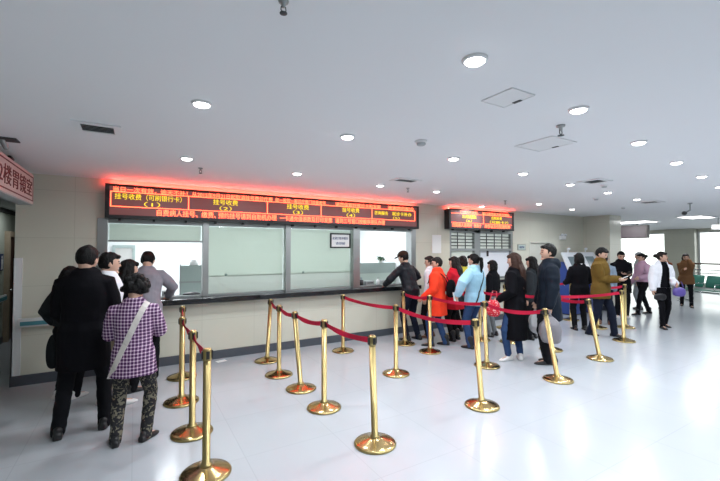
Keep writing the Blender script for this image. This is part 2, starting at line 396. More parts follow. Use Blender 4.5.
def L(s, xa, xb, z, h, m): text_mesh('lettering', s, m, scr, ((xa+xb)/2-cx, yl, z), h, xb-xa)
R1, R2, R2b, R3 = 2.534, 2.44, 2.345, 2.235
L('当日一次有效，逾天不补！', -.27, .66, R1, .070, M['ledred'])
L('从2015年9月21日起取消挂号费诊疗费', .72, 1.95, R1, .070, M['ledred'])
L('统一收取一般诊疗费门诊患者凭', 2.0, 2.92, R1, .070, M['ledred'])
L('请您保管好就诊卡和发票', 3.12, 4.1, R1, .070, M['ledred'])
L('谢谢您的配合', 4.28, 4.92, R1, .070, M['ledred'])
L('挂号收费（可刷银行卡）', -.25, .58, R2, .085, M['ledyel']); L('（1）', .10, .30, R2b, .07, M['ledyel'])
for n, xa, xb in ((2, 1.02, 1.39), (3, 2.2, 2.6), (4, 3.26, 3.62)):
    L('挂号收费', xa, xb, R2, .085, M['ledyel']); L('（%d）' % n, (xa+xb)/2-.09, (xa+xb)/2+.09, R2b, .07, M['ledyel'])
L('咨询服务', 3.96, 4.28, R2-.02, .075, M['ledyel']); L('就诊卡补办', 4.38, 4.86, R2-.02, .075, M['ledyel']); L('（5）', 4.4, 4.56, R2b-.01, .055, M['ledyel'])
L('自费病人挂号、缴费、', .26, 1.06, R3, .09, M['ledred'])
L('预约挂号请到自助机办理', 1.1, 2.02, R3, .09, M['ledred'])
L('一卡通充值退款及打印发票', 2.08, 3.05, R3, .09, M['ledred'])
L('请到三号窗口按顺序排队办理', 3.12, 4.2, R3, .09, M['ledred'])
def frame_lines(t, boxes, cx, m): obj('divider_lines', B(*[((a-cx, yl-.002, c), (b-cx, yl+.003, d_)) for a, b, c, d_ in boxes]), m, scr)
frame_lines(t, [(-.3, 4.95, 2.495, 2.503), (-.3, 4.95, 2.293, 2.301)]+[(x, x+.010, 2.301, 2.495) for x in (-.3, .67, 1.86, 2.83, 3.9, 4.94)], cx, M['ledred'])
x0, x1 = 5.9, 8.06; cx = (x0+x1)/2
t, yl, scr = led('short red and yellow lit text display above the small barred window', x0, x1, 2.165, 2.605, 6.14)
R1, R2, R2b, R3 = 2.549, 2.455, 2.36, 2.26
L('门诊药房取药', 6.25, 6.78, R1, .066, M['ledred']); L('窗口请凭处方依次排队', 6.95, 7.9, R1, .066, M['ledred'])
L('出院结账', 6.3, 6.75, R2, .085, M['ledyel']); L('（6）', 6.42, 6.6, R2b, .065, M['ledyel'])
L('住院收费', 7.25, 7.62, R2, .075, M['ledyel']); L('（可刷卡7）', 7.2, 7.85, R2b, .075, M['ledyel'])
L('住院病人请带好', 6.0, 6.6, R3, .09, M['ledred']); L('医保卡', 6.68, 6.9, R3, .09, M['ledred']); L('身份证及住院通知单', 7.02, 7.92, R3, .09, M['ledred'])
frame_lines(t, [(5.97, 7.98, 2.512, 2.519), (5.97, 7.98, 2.308, 2.315)]+[(x, x+.010, 2.315, 2.512) for x in (6.98,)], cx, M['ledred'])

# ------------------------------------------------------------------ small barred window
t = thing('barred_window', 'small two-bay ticket window with metal bars under the short display', 'window', (7.14, D, 0))
obj('window_frame', B(((-1.08, .01, 1.0), (-1.02, .13, 2.16)), ((1.02, .01, 1.0), (1.08, .13, 2.16)), ((-.28, .01, 1.0), (-.09, .13, 2.16)), ((-1.02, .01, 1.68), (-.28, .13, 1.735)), ((-.09, .01, 1.68), (1.02, .13, 1.735)), ((-1.02, .01, 2.1), (1.02, .13, 2.16)), ((-1.02, .01, 1.0), (1.02, .13, 1.05))), M['alu'], t)
for a, b in ((-1.02, -.28), (-.09, 1.02)):
    n = 3 if a < -.5 else 4
    for k in range(4): bm = bmesh.new(); tube(bm, [(a, .05, 1.80+.075*k), (b, .05, 1.80+.075*k)], [.011, .011], (0, 0, 1), 8); obj('bar', bm, M['ventdark'], t, True)
    for k in range(1, n):
        x = a+(b-a)*k/n; bm = bmesh.new(); tube(bm, [(x, .066, 1.735), (x, .066, 2.1)], [.010, .010], (1, 0, 0), 8); obj('bar', bm, M['ventdark'], t, True)
obj('frosted_pane', B(((-1.02, .085, 1.735), (1.02, .092, 2.1))), M['blind'], t)
obj('frosted_pane', B(((-1.02, .08, 1.05), (-.28, .09, 1.68))), M['blind'], t)
obj('frosted_pane', B(((-.09, .08, 1.05), (1.02, .09, 1.68))), M['kwhite'], t)
obj('pane_latch', B(((.2, .05, 1.55), (.24, .08, 1.68))), M['dark'], t)
t = thing('ticket_ledge', 'narrow black ledge below the small barred window', 'counter', (7.14, D, 0))
obj('ledge', B(((-1.15, -.12, .92), (1.15, 0, .985)), bev=.005), M['granite'], t)

# ------------------------------------------------------------------ behind the counter
t = thing('desk_partition', 'grey-green desk screen behind the first ticket window', 'partition', (.95, 7.6, 0))
obj('panel', B(((-.24, -.03, 0), (.2, .03, 1.42)), bev=.01), M['greygreen'], t)
obj('panel_trim', B(((-.26, -.04, 1.1), (.2, -.031, 1.13)), ((-.25, -.035, 0), (-.235, .035, 1.44))), M['alu'], t)
bm = bmesh.new(); lathe(bm, [(0, 1.42), (.07, 1.42), (.072, 1.47), (.07, 1.52), (.05, 1.545), (0, 1.55)], 20); o = obj('paper_roll', bm, M['white'], None, True, (.93, 7.6, .001)); tag(o, 'white roll standing on the desk screen of the first ticket window', 'roll')
t = thing('back_office_door', 'pale narrow door in the white office seen through the first ticket window', 'door', (-.2, 9.3, 0))
obj('door_leaf', B(((-.15, -.035, 0), (.15, -.01, 1.74))), M['blindw'], t); obj('door_frame', B(((-.2, -.05, 0), (-.15, 0, 1.8)), ((.15, -.05, 0), (.2, 0, 1.8)), ((-.15, -.05, 1.74), (.15, 0, 1.8))), M['greygreen'], t)
t = thing('card_reader', 'small grey card terminal on the first ticket window ledge', 'card reader', (.445, 6.55, .98))
obj('body', B(((-.085, -.05, 0), (.085, .05, .10)), bev=.012), M['devgrey'], t); obj('display', B(((-.06, -.052, .045), (.06, -.0495, .085))), M['dark'], t)
t = thing('black_pouch', 'low black pouch lying at the right end of the first ticket window', 'pouch', (.77, 6.5, .98))
bm = bmesh.new(); ellipsoid(bm, (0, 0, .03), (.13, .07, .032)); obj('body', bm, M['black'], t, True); obj('zip', B(((-.09, -.006, .0605), (.09, .006, .064))), M['devgrey'], t)
t = thing('desk_partition', 'long grey-green desk screen behind the fourth ticket window', 'partition', (4.6, 7.5, 0))
obj('panel', B(((-1.2, -.03, 0), (.8, .03, 1.40)), bev=.01), M['greygreen'], t)
obj('lower_panel', B(((-1.2, -.05, 0), (.8, -.031, 1.16))), M['frost'], t)
t = thing('potted_plant', 'small potted plant on the desk screen of the fourth ticket window', 'plant', (5.0, 7.5, 1.40))
bm = bmesh.new(); lathe(bm, [(0, 0), (.05, 0), (.065, .09), (.058, .09), (.05, .07), (0, .07)], 18); obj('pot', bm, M['pot'], t, True)
bm = bmesh.new()
for k in range(46):
    a = random.uniform(0, 6.28); l = random.uniform(.10, .21); up = random.uniform(-.2, .8)
    p0 = Vector((0, 0, .08)); dv = Vector((math.cos(a), math.sin(a), up)).normalized(); sd = dv.cross(Vector((0, 0, 1))).normalized()
    p1 = p0+dv*l*.6; p2 = p0+dv*l+Vector((0, 0, -.05))
    w = .022
    vs = [bm.verts.new(p) for p in (p0, p1-sd*w, p2, p1+sd*w, p1+Vector((0, 0, .008)))]
    for f in ((0, 1, 4), (1, 2, 4), (2, 3, 4), (3, 0, 4)): bm.faces.new([vs[i] for i in f])
obj('foliage', bm, M['leaf'], t)
for k, (x, w, h, mm, lab) in enumerate(((3.88, .05, .12, 'black', 'black pen cup on the ledge by the fourth ticket window frame'), (4.06, .10, .10, 'devgrey', 'dark grey receipt printer on the fourth ticket window ledge'), (4.28, .05, .13, 'white', 'white sanitiser bottle on the fourth ticket window ledge'), (4.45, .09, .10, 'devgrey', 'grey card machine by the man in the black leather jacket'))):
    t = thing(('pen_cup', 'receipt_printer', 'sanitiser_bottle', 'card_machine')[k], lab, ('cup', 'printer', 'bottle', 'card reader')[k], (x, 6.52, .98))
    if k in (0, 2):
        bm = bmesh.new(); lathe(bm, [(0, 0), (w*.7, 0), (w*.7, h*.8), (w*.3, h*.92), (w*.3, h), (0, h)] if k == 2 else [(0, 0), (w, 0), (w, h), (w*.85, h), (w*.85, .01), (0, .01)], 18); obj('body', bm, M[mm], t, True)
        if k == 2:
            bm = bmesh.new(); pipe(bm, [(0, 0, h), (0, 0, h+.03), (.035, 0, h+.03)], .006); obj('pump', bm, M['devgrey'], t)
        else:
            for q in range(3): bm = bmesh.new(); pipe(bm, [(.01*q-.01, 0, .02), (.025*q-.025, .01, h+.05)], .004, 6); obj('pen', bm, M['ink'], t)
    else:
        obj('body', B(((-w, -.06, 0), (w, .06, h)), bev=.012), M[mm], t); obj('slot', B(((-w*.7, -.062, h*.55), (w*.7, -.0595, h*.7))), M['black'], t)

# ------------------------------------------------------------------ ceiling fittings
ORD = ['first', 'second', 'third', 'fourth', 'fifth', 'sixth', 'seventh']
def lamp_light(x, y, e=14, size=.2, z=H-.045):
    ld = bpy.data.lights.new('downlight_light', 'AREA'); ld.shape = 'DISK'; ld.size = size; ld.energy = e; ld.color = (.915, .965, 1); ld.spread = R(176)
    lo = bpy.data.objects.new('downlight_light', ld); COL.objects.link(lo); lo.location = (x, y, z)
def downlight(x, y, lab, row):
    t = thing('downlight', lab, 'ceiling light', (x, y, H), 0, 'round ceiling downlights')
    bm = bmesh.new(); lathe(bm, [(.052, -.001), (.066, -.001), (.064, -.009), (.056, -.014), (.052, -.014)], 28); obj('trim_ring', bm, M['trim'], t, True)
    bm = bmesh.new(); lathe(bm, [(0, -.028), (.028, -.026), (.043, -.021), (.0515, -.013), (.0515, -.002), (0, -.002)], 28); obj('lens', bm, M['lamp'], t, True)
    lamp_light(x, y)
rows = {'nearest the viewer': [(1.49, 1.36), (2.64, 1.48), (3.92, 1.66), (5.18, 1.83), (6.45, 2.01), (7.75, 2.2)],
        'across the middle of the hall': [(.37, 2.70), (1.56, 2.85), (2.91, 2.96), (4.24, 3.09), (5.55, 3.25), (6.87, 3.38), (8.29, 3.56)],
        'nearest the ticket counter': [(.46, 4.40), (1.76, 4.55), (3.17, 4.76), (4.30, 4.77), (6.64, 5.89), (7.32, 4.96), (8.98, 5.22)]}
for rn, ps in rows.items():
    for i, (x, y) in enumerate(ps):
        downlight(x, y, 'round downlight, %s from left in the ceiling row %s' % (ORD[i], rn), rn)
for x, y in ((1.6, .1), (2.9, .2), (4.2, .3), (5.6, .4), (7, .5), (8.4, .6), (9.8, .75), (9.3, 2.3), (10.8, 2.4), (2, -1.5), (4.2, -1.4), (6.4, -1.3), (8.6, -1.2), (3, -3.4), (6, -3.3), (9, -3.2)):
    lamp_light(x, y)
def light_panel(x, y, hx, hy, lab):
    t = thing('light_panel', lab, 'ceiling light', (x, y, H))
    obj('frame', B(((-hx-.03, -hy-.03, -.02), (hx+.03, -hy, -.001)), ((-hx-.03, hy, -.02), (hx+.03, hy+.03, -.001)), ((-hx-.03, -hy, -.02), (-hx, hy, -.001)), ((hx, -hy, -.02), (hx+.03, hy, -.001))), M['trim'], t)
    obj('diffuser', B(((-hx, -hy, -.012), (hx, hy, -.002))), M['panel_lamp'], t)
light_panel(14.3, 4.6, .55, .28, 'bright rectangular ceiling panel light near the hanging camera')
light_panel(15.0, 6.75, .5, .75, 'long ceiling panel light above the hanging grey display')
for x, y in ((14.3, 4.6), (15.0, 6.75), (18.5, 5.5), (13.5, 1.5), (17, 1.5), (14, 9.5), (18, 9.5), (13, -2), (17, -3)):
    lamp_light(x, y, 15, .6, H-.03)
for x in (.6, 2.3, 4.2, 7.0):
    lamp_light(x, 7.9, 52, .7, H-.02)
lamp_light(-1.65, 9.0, 4, .2, 2.43)

def vent(x, y, hx, hy, rot, lab, dark=True):
    t = thing('air_vent', lab, 'vent', (x, y, H), rot)
    obj('frame', B(((-hx-.05, -hy-.05, -.012), (hx+.05, -hy, -.0005)), ((-hx-.05, hy, -.012), (hx+.05, hy+.05, -.0005)), ((-hx-.05, -hy, -.012), (-hx, hy, -.0005)), ((hx, -hy, -.012), (hx+.05, hy, -.0005))), M['trim'], t)
    obj('duct_back', B(((-hx, -hy, -.003), (hx, hy, -.0005))), M['ventdark'], t)
    n = 5
    for k in range(n):
        y0 = -hy+2*hy*(k+.5)/n
        bm = bmesh.new(); vs = [bm.verts.new(p) for p in ((-hx, y0-.012, -.012), (hx, y0-.012, -.012), (hx, y0+.012, -.004), (-hx, y0+.012, -.004), (-hx, y0-.010, -.0135), (hx, y0-.010, -.0135), (hx, y0+.014, -.0055), (-hx, y0+.014, -.0055))]
        for f in ((0, 1, 2, 3), (7, 6, 5, 4), (0, 4, 5, 1), (1, 5, 6, 2), (2, 6, 7, 3), (3, 7, 4, 0)): bm.faces.new([vs[i] for i in f])
        obj('slat', bm, M['alu'], t)
vent(-.27, 3.68, .11, .10, 0, 'dark slotted air vent in the ceiling above the left queue')
vent(3.25, 4.24, .15, .07, 0, 'thin dark air vent in the ceiling before the ticket windows')
vent(5.6, 2.93, .12, .11, 0, 'dark air vent in the ceiling between two rows of downlights')
vent(9.04, 3.65, .14, .14, 0, 'small dark air vent in the ceiling at the far right')
vent(17.8, 8.0, .9, .12, 0, 'long dark slot vent in the far ceiling')
def access(c, lab):
    c = [Vector((x, y, 0)) for x, y in c]; m = sum(c, Vector())/4
    t = thing('access_panel', lab, 'ceiling panel', (m.x, m.y, H))
    bm = bmesh.new(); c = [p-m for p in c]
    def prism(poly, z0, z1):
        a = [bm.verts.new((p.x, p.y, z0)) for p in poly]; b = [bm.verts.new((p.x, p.y, z1)) for p in poly]
        bm.faces.new(a); bm.faces.new(b[::-1])
        for i in range(4): j = (i+1) % 4; bm.faces.new((a[i], b[i], b[j], a[j]))
    prism([p*.93 for p in c], -.006, -.0005); o = obj('hatch', bm, M['trim'], t)
    bm = bmesh.new()
    for i in range(4):
        j = (i+1) % 4; prism([c[i], c[j], c[j]*.95, c[i]*.95], -.008, -.0005)
    obj('frame', bm, M['trim'], t)
    e = (c[2]+c[3])*.5*.86; obj('latch', B(((e.x-.012, e.y-.03, -.010), (e.x+.012, e.y+.03, -.0061))), M['ventdark'], t)
access([(1.94, 1.72), (1.94, 1.48), (2.16, 1.48), (2.16, 1.72)], 'square white access panel in the ceiling nearest the viewer')
access([(3.06, 2.32), (3.06, 1.94), (3.43, 1.94), (3.43, 2.32)], 'square white access panel in the ceiling nearer the right wall')
def sprinkler(x, y, lab, s=1.):
    t = thing('sprinkler', lab, 'sprinkler', (x, y, H))
    bm = bmesh.new(); lathe(bm, [(0, -.001), (.034*s, -.001), (.03*s, -.012*s), (.014*s, -.016*s), (.012*s, -.04*s), (0, -.04*s)], 18); obj('escutcheon', bm, M['alu'], t, True)
    bm = bmesh.new(); pipe(bm, [(-.014*s, 0, -.038*s), (-.017*s, 0, -.06*s), (0, 0, -.078*s)], .0035*s, 8); pipe(bm, [(.014*s, 0, -.038*s), (.017*s, 0, -.06*s), (0, 0, -.078*s)], .0035*s, 8); obj('yoke', bm, M['ventdark'], t, True)
    bm = bmesh.new(); lathe(bm, [(0, -.076*s), (.024*s, -.078*s), (.024*s, -.082*s), (0, -.084*s)], 18); obj('deflector', bm, M['ventdark'], t, True)
sprinkler(.49, 1.42, 'ceiling sprinkler at the top edge, nearest the viewer', .62)
sprinkler(2.87, 1.75, 'ceiling sprinkler between the two access panels')
sprinkler(.66, 4.86, 'small ceiling sprinkler in front of the long display, over the first window', .8)
sprinkler(3.7, 4.77, 'small ceiling sprinkler in front of the long display, by the thin vent', .8)
sprinkler(6.3, 5.0, 'small ceiling sprinkler in front of the short display', .9)
def detector(x, y, lab, s=1.):
    t = thing('smoke_detector', lab, 'smoke detector', (x, y, H))
    bm = bmesh.new(); lathe(bm, [(0, -.001), (.055*s, -.001), (.055*s, -.012*s), (.05*s, -.02*s), (0, -.02*s)], 24); obj('base', bm, M['trim'], t, True)
    bm = bmesh.new(); lathe(bm, [(.04*s, -.0201*s), (.04*s, -.035*s), (.03*s, -.042*s), (0, -.044*s), (0, -.0201*s)], 24); obj('sensor_cap', bm, M['header'], t, True)
detector(2.2, 2.64, 'grey smoke detector in the ceiling above the counter end')
detector(6.1, 3.05, 'small smoke detector beside a vent in the far ceiling', .9)
detector(7.5, 3.9, 'small smoke detector beyond the middle downlights', .9)
detector(9.6, 4.4, 'small smoke detector near the end of the counter wall', .9)
# hanging camera far right
t = thing('hanging_camera', 'black dome camera hanging from the ceiling at the far right', 'camera', (9.95, 3.3, H))
bm = bmesh.new(); lathe(bm, [(0, -.001), (.04, -.001), (.04, -.02), (.012, -.024), (.012, -.16), (0, -.16)], 16); obj('drop_rod', bm, M['devgrey'], t, True)
bm = bmesh.new(); pipe(bm, [(0, 0, -.15), (-.06, .05, -.19)], .014); obj('arm', bm, M['devgrey'], t, True)
bm = bmesh.new(); ellipsoid(bm, (-.08, .07, -.21), (.045, .045, .042)); obj('dome', bm, M['black'], t, True)
# hanging grey display beyond the corner
t = thing('hanging_display', 'unlit grey display box hanging beyond the corner wall', 'display', (15.7, 0, 0))
obj('casing', B(((0, 6.45, 2.13), (.22, 8.6, 2.6)), bev=.01), M['ductend'], t)
obj('display_face', B(((-.012, 6.5, 2.16), (-.0005, 8.57, 2.57))), M['duct'], t)
for y in (6.8, 8.3): bm = bmesh.new(); pipe(bm, [(.11, y, 2.6), (.11, y, H)], .015); obj('hanger', bm, M['devgrey'], t)
# emergency lights
t = thing('emergency_light', 'white emergency light on the wall above the blue kiosk', 'emergency light', (10.3, D, 2.05))
obj('casing', B(((-.13, -.06, -.06), (.13, 0, .05)), bev=.012), M['white'], t)
for s in (-1, 1): bm = bmesh.new(); ellipsoid(bm, (s*.07, -.07, .07), (.038, .038, .038)); obj('lamp_head', bm, M['kwhite'], t, True)
t = thing('emergency_light', 'white emergency light hanging beside the far beige column', 'emergency light', (15.3, 4.4, H))
bm = bmesh.new(); pipe(bm, [(0, 0, 0), (0, 0, -.2)], .012); obj('drop_rod', bm, M['devgrey'], t)
obj('casing', B(((-.09, -.14, -.36), (.09, .14, -.2)), bev=.015), M['white'], t)

# ------------------------------------------------------------------ left end: hanging sign, rail, corridor
t = thing('hanging_sign', 'white lightbox sign with maroon lettering hanging at the upper left', 'sign', (-1.06, 0, 0))
obj('casing', B(((-.14, 3.6, 2.235), (-.006, 5.9, 2.6)), bev=.006), M['header'], t)
sf = obj('sign_face', B(((-.0055, 3.62, 2.245), (.003, 5.89, 2.59))), M['signface'], t)
obj('border_lines', B(((.0031, 3.62, 2.275), (.006, 5.86, 2.287)), ((.0031, 3.62, 2.548), (.006, 5.86, 2.56)), ((.0031, 5.848, 2.287), (.006, 5.86, 2.548))), M['signred'], sf)
text_mesh('lettering', '12楼胃镜室', M['signred'], sf, (.005, 5.12, 2.418), .19, 1.36, 'Y', .004)
bm = bmesh.new(); pipe(bm, [(-.07, 4.72, 2.6), (-.07, 4.72, H)], .02); pipe(bm, [(-.07, 4.0, 2.6), (-.07, 4.0, H)], .02); obj('hanger', bm, M['alu'], t)
t = thing('spotlight', 'small black spotlight clamped on top of the hanging sign', 'spotlight', (-1.12, 5.18, 2.6))
bm = bmesh.new(); pipe(bm, [(.0, 0, 0), (0, 0, .028)], .008); obj('stem', bm, M['black'], t)
bm = bmesh.new(); tube(bm, [(.0, -.03, .045), (.0, .035, .038)], [.024, .028], (1, 0, 0), 16); obj('lamp_head', bm, M['black'], t, True)
t = thing('ceiling_bracket', 'grey angled bracket fixed to the ceiling above the hanging sign', 'bracket', (-1.0, 4.45, H))
obj('plate', B(((-.09, -.07, -.012), (.09, .07, -.001))), M['ventdark'], t)
bm = bmesh.new(); tube(bm, [(-.02, 0, -.012), (.0, .05, -.075)], [(.022, .014), (.022, .014)], (1, 0, 0), 10); obj('arm', bm, M['alu'], t)
t = thing('wall_handrail', 'white and turquoise bumper handrail on the beige pier at the left', 'handrail', (-.85, D, 0))
rb = obj('rail_body', B(((-.4, -.07, .735), (.36, -.03, .845)), bev=.012), M['white'], t)
obj('bumper_strip', B(((-.37, -.078, .755), (.35, -.0705, .805)), bev=.003), M['turq'], rb)
for x in (-.3, 0, .3): obj('bracket', B(((x-.02, -.031, .76), (x+.02, 0, .82))), M['alu'], t)
t = thing('wall_handrail', 'turquoise handrail along the side corridor wall', 'handrail', (XL, 8.2, 0))
obj('rail_body', B(((.03, -1.5, .78), (.07, 1.1, .89)), bev=.01), M['white'], t); obj('bumper_strip', B(((.0705, -1.48, .8), (.078, 1.08, .86))), M['turq'], t)
for y in (-1.2, 0, .9): obj('bracket', B(((0, y-.02, .81), (.031, y+.02, .86))), M['alu'], t)
t = thing('corridor_door', 'brown wooden door in the side corridor at the left edge', 'door', (XL, 9.9, 0))
lf = obj('door_leaf', B(((.005, -.42, 0), (.045, .42, 1.95)), bev=.004), M['wood'], t)
obj('door_frame', B(((0, -.52, 0), (.07, -.42, 2.05)), ((0, .42, 0), (.07, .52, 2.05)), ((0, -.42, 1.95), (.07, .42, 2.05))), M['c_beige'], t)
bm = bmesh.new(); ellipsoid(bm, (.07, -.34, .95), (.03, .03, .03)); obj('door_knob', bm, M['chrome'], lf, True)
t = thing('restroom_sign', 'navy sign with a white figure on the corridor wall at the left edge', 'sign', (XL, 9.12, 1.48))
obj('plate', B(((.002, -.14, -.15), (.02, .14, .15)), bev=.003), M['navy'], t)
bm = bmesh.new(); ellipsoid(bm, (.022, .04, .09), (.004, .03, .03)); box(bm, (.0201, .0, -.03), (.025, .08, .055)); box(bm, (.0201, .005, -.13), (.025, .035, -.03)); box(bm, (.0201, .045, -.13), (.025, .075, -.03)); obj('figure_symbol', bm, M['white'], t)
t = thing('exit_sign', 'small black box sign high in the side corridor', 'sign', (-1.75, 9.4, 2.0))
obj('casing', B(((-.05, -.04, -.11), (.1, .04, .0)), bev=.006), M['black'], t)
bm = bmesh.new(); pipe(bm, [(.02, 0, 0), (.02, 0, .45)], .01); obj('hanger', bm, M['dark'], t)
o = obj('paper_slip', B(((-.07, -.05, .001), (.08, .05, .003))), M['paper'], None, False, (1.15, 6.12, 0), R(15)); tag(o, 'white slip of paper on the floor by the counter baseboard', 'paper')

# ------------------------------------------------------------------ far right: railing, bench, kiosks
t = thing('window_railing', 'dark metal railing in front of the bright window at the far right', 'railing', (20.6, 0, 0))
for z, r in ((1.12, .035), (.86, .02), (.72, .02)): bm = bmesh.new(); tube(bm, [(0, 1.5, z), (0, 7.0, z)], [r, r], (1, 0, 0), 10); obj('rail', bm, M['devgrey'] if r < .03 else M['wood'], t, True)
for y in (1.6, 3.0, 4.4, 5.8, 6.9): bm = bmesh.new(); pipe(bm, [(0, y, 0), (0, y, 1.1)], .022); obj('post', bm, M['ventdark'], t, True)
def bench():
    t = thing('waiting_bench', 'green metal waiting bench behind the woman in the brown coat', 'bench', (15.6, 4.75, 0), R(68))
    bm = bmesh.new(); pipe(bm, [(-.95, 0, .34), (.95, 0, .34)], .03); obj('beam', bm, M['chrome'], t, True)
    for s in (-.8, .8):
        bm = bmesh.new(); pipe(bm, [(s, 0, .34), (s, .0, .05), (s, .25, .02)], .022); pipe(bm, [(s, 0, .06), (s, -.25, .02)], .022); obj('leg', bm, M['chrome'], t, True)
    for k in range(3):
        x = (k-1)*.62
        bm = bmesh.new(); tube(bm, [(x-.27, .02, .42), (x+.27, .02, .42)], [(.012, .23), (.012, .23)], (0, 0, 1), 16); obj('seat', bm, M['green_seat'], t, True)
        bm = bmesh.new(); tube(bm, [(x-.27, -.25, .68), (x+.27, -.25, .68)], [(.2, .012), (.2, .012)], (0, -.25, 1), 16); obj('backrest', bm, M['green_seat'], t, True)
    for s in (-.93, -.31, .31, .93):
        bm = bmesh.new(); pipe(bm, [(s, -.22, .40), (s, -.2, .62), (s, .16, .62), (s, .18, .42)], .014); obj('armrest', bm, M['chrome'], t, True)
bench()
def kiosk(x, lab):
    t = thing('self_service_kiosk', lab, 'kiosk', (x, 6.15, 0), 0, 'self-service kiosks')
    def prof(poly, hx, bev=.012):
        bm = bmesh.new(); a = [bm.verts.new((-hx, y, z)) for y, z in poly]; b = [bm.verts.new((hx, y, z)) for y, z in poly]
        bm.faces.new(a); bm.faces.new(b[::-1])
        for i in range(len(poly)): j = (i+1) % len(poly); bm.faces.new((a[i], b[i], b[j], a[j]))
        bmesh.ops.bevel(bm, geom=bm.edges[:], offset=bev, segments=2, affect='EDGES'); return bm
    obj('cabinet', prof([(0, .02), (0, 1.38), (-.26, 1.38), (-.5, .86), (-.46, .02)], .3), M['kblue'], t)
    obj('plinth', B(((-.28, -.42, 0), (.28, -.02, .03))), M['dark'], t)
    fa = obj('fascia', prof([(-.22, 1.64), (-.19, 1.62), (-.52, .80), (-.60, .80), (-.60, .86)], .36, .006), M['kwhite'], t)
    def panel(y0, z0, y1, z1, hx, off):
        n = Vector((0, z1-z0, -(y1-y0))).normalized(); n = n if n.y < 0 else -n
        bm = bmesh.new(); vs = []
        for o_ in (off, off-.006):
            for (x_, y_, z_) in ((-hx, y0, z0), (hx, y0, z0), (hx, y1, z1), (-hx, y1, z1)): vs.append(bm.verts.new(Vector((x_, y_, z_))+n*o_))
        for f in ((0, 1, 2, 3), (7, 6, 5, 4), (0, 4, 5, 1), (1, 5, 6, 2), (2, 6, 7, 3), (3, 7, 4, 0)): bm.faces.new([vs[i] for i in f])
        return bm
    ya = lambda z: -.60+(z-.86)*(.38/.78)
    obj('screen', panel(ya(1.18), 1.18, ya(1.52), 1.52, .2, .008), M['kscreen'], fa)
    obj('card_slot', panel(ya(1.02), 1.02, ya(1.07), 1.07, .12, .008), M['ventdark'], fa)
    obj('keypad', panel(ya(.92), .92, ya(.98), .98, .1, .008), M['devgrey'], fa)
    bm = bmesh.new(); pipe(bm, [(0, -.18, 1.6), (0, -.18, 1.7)], .015); ellipsoid(bm, (0, -.2, 1.73), (.05, .04, .035)); obj('camera', bm, M['kwhite'], t, True)
kiosk(10.05, 'blue and white self-service kiosk nearest the waiting line')
kiosk(10.88, 'second white-topped kiosk standing against the corner wall')

# ------------------------------------------------------------------ stanchions and belts
posts = {}
def stanchion(key, x, y, lab, lean=(0, 0)):
    t = thing('stanchion', lab, 'barrier post', (x, y, 0), 0, 'brass queue posts')
    bm = bmesh.new(); lathe(bm, [(0, 0), (.178, 0), (.181, .006), (.181, .016), (.174, .022), (.13, .034), (.08, .05), (.045, .062), (.036, .07), (0, .07)], 40); bs = obj('base', bm, M['brassb'], t, True)
    bm = bmesh.new(); lathe(bm, [(.174, .0225), (.184, .014), (.186, .008), (.18, .001), (.172, .001), (.172, .012)], 40); obj('base_rim', bm, M['brass'], bs, True)
    hd = math.radians(lean[0]); az = lean[1]
    top = Vector((math.sin(hd)*math.cos(az), math.sin(hd)*math.sin(az), math.cos(hd)))
    q = Vector((0, 0, 1)).rotation_difference(top).to_matrix().to_4x4()
    def part(nm, prof, m, n=24):
        b = bmesh.new(); lathe(b, prof, n); b.transform(q); return obj(nm, b, m, t, True)
    part('pole', [(0, .06), (.045, .062), (.04, .08), (.029, .085), (.029, .86), (0, .86)], M['brass'])
    hd_o = part('head', [(0, .8605), (.033, .8605), (.034, .865), (.034, .935), (.030, .945), (.02, .95), (0, .95)], M['brass'])
    b = B(*[((-.041 if s < 0 else .031, -.012, .872), (-.031 if s < 0 else .041, .012, .93)) for s in (-1, 1)], *[((-.012, -.041 if s < 0 else .031, .872), (.012, -.031 if s < 0 else .041, .93)) for s in (-1, 1)])
    b.transform(q); obj('belt_slot', b, M['black'], hd_o)
    posts[key] = Vector((x, y, 0))+top*.9
A = math.atan2
# axis of lean: along the view's left (-x', +y')
LV = A(.509, -.861)       # towards the left of the picture
S = stanchion
S('a1', .484, 3.115, 'brass queue post nearest the viewer in the left line, beside the plaid jacket')
S('a2', .476, 3.871, 'brass queue post second from the viewer in the left line')
S('a3', .467, 4.713, 'brass queue post third from the viewer in the left line')
S('a4', .56, 5.62, 'brass queue post closest to the counter in the left line')
S('b1', 1.831, 2.837, 'brass queue post nearest the viewer in the open middle line', (1.6, LV))
S('b2', 1.771, 3.755, 'brass queue post second from the viewer in the open middle line')
S('b3', 1.767, 4.406, 'brass queue post third from the viewer in the open middle line', (5, LV))
S('b4', 1.705, 5.048, 'brass queue post fourth from the viewer in the open middle line')
S('b5', 1.759, 5.774, 'brass queue post closest to the counter in the open middle line', (3.2, LV+math.pi))
S('c1', 3.275, 2.926, 'brass queue post nearest the viewer at the end of the middle lane', (4, LV))
S('c2', 3.10, 4.272, 'brass queue post standing alone on the floor before the fourth window')
S('c3', 3.033, 5.69, 'brass queue post close to the counter under the third window')
S('d1', 4.782, 2.998, 'brass queue post leaning left, in front of the man with a grey bag', (10, LV))
S('d2', 4.46, 3.885, 'brass queue post in front of the woman in the pale blue jacket', (2, LV))
S('d3', 4.251, 4.897, 'brass queue post in front of the person in the orange coat')
S('d4', 4.222, 5.54, 'brass queue post beside the legs of the man in the leather jacket', (2, LV))
S('e1', 6.262, 3.235, 'brass queue post leaning left, before the man in the olive jacket', (10.5, LV))
S('e2', 6.11, 3.95, 'brass queue post behind the man with the grey bag')
S('e3', 5.98, 4.67, 'brass queue post behind the long black coat')
S('e4', 5.63, 5.06, 'brass queue post mostly hidden beyond the pale blue jacket')
S('e5', 5.40, 5.59, 'brass queue post beyond the woman in the red coat')
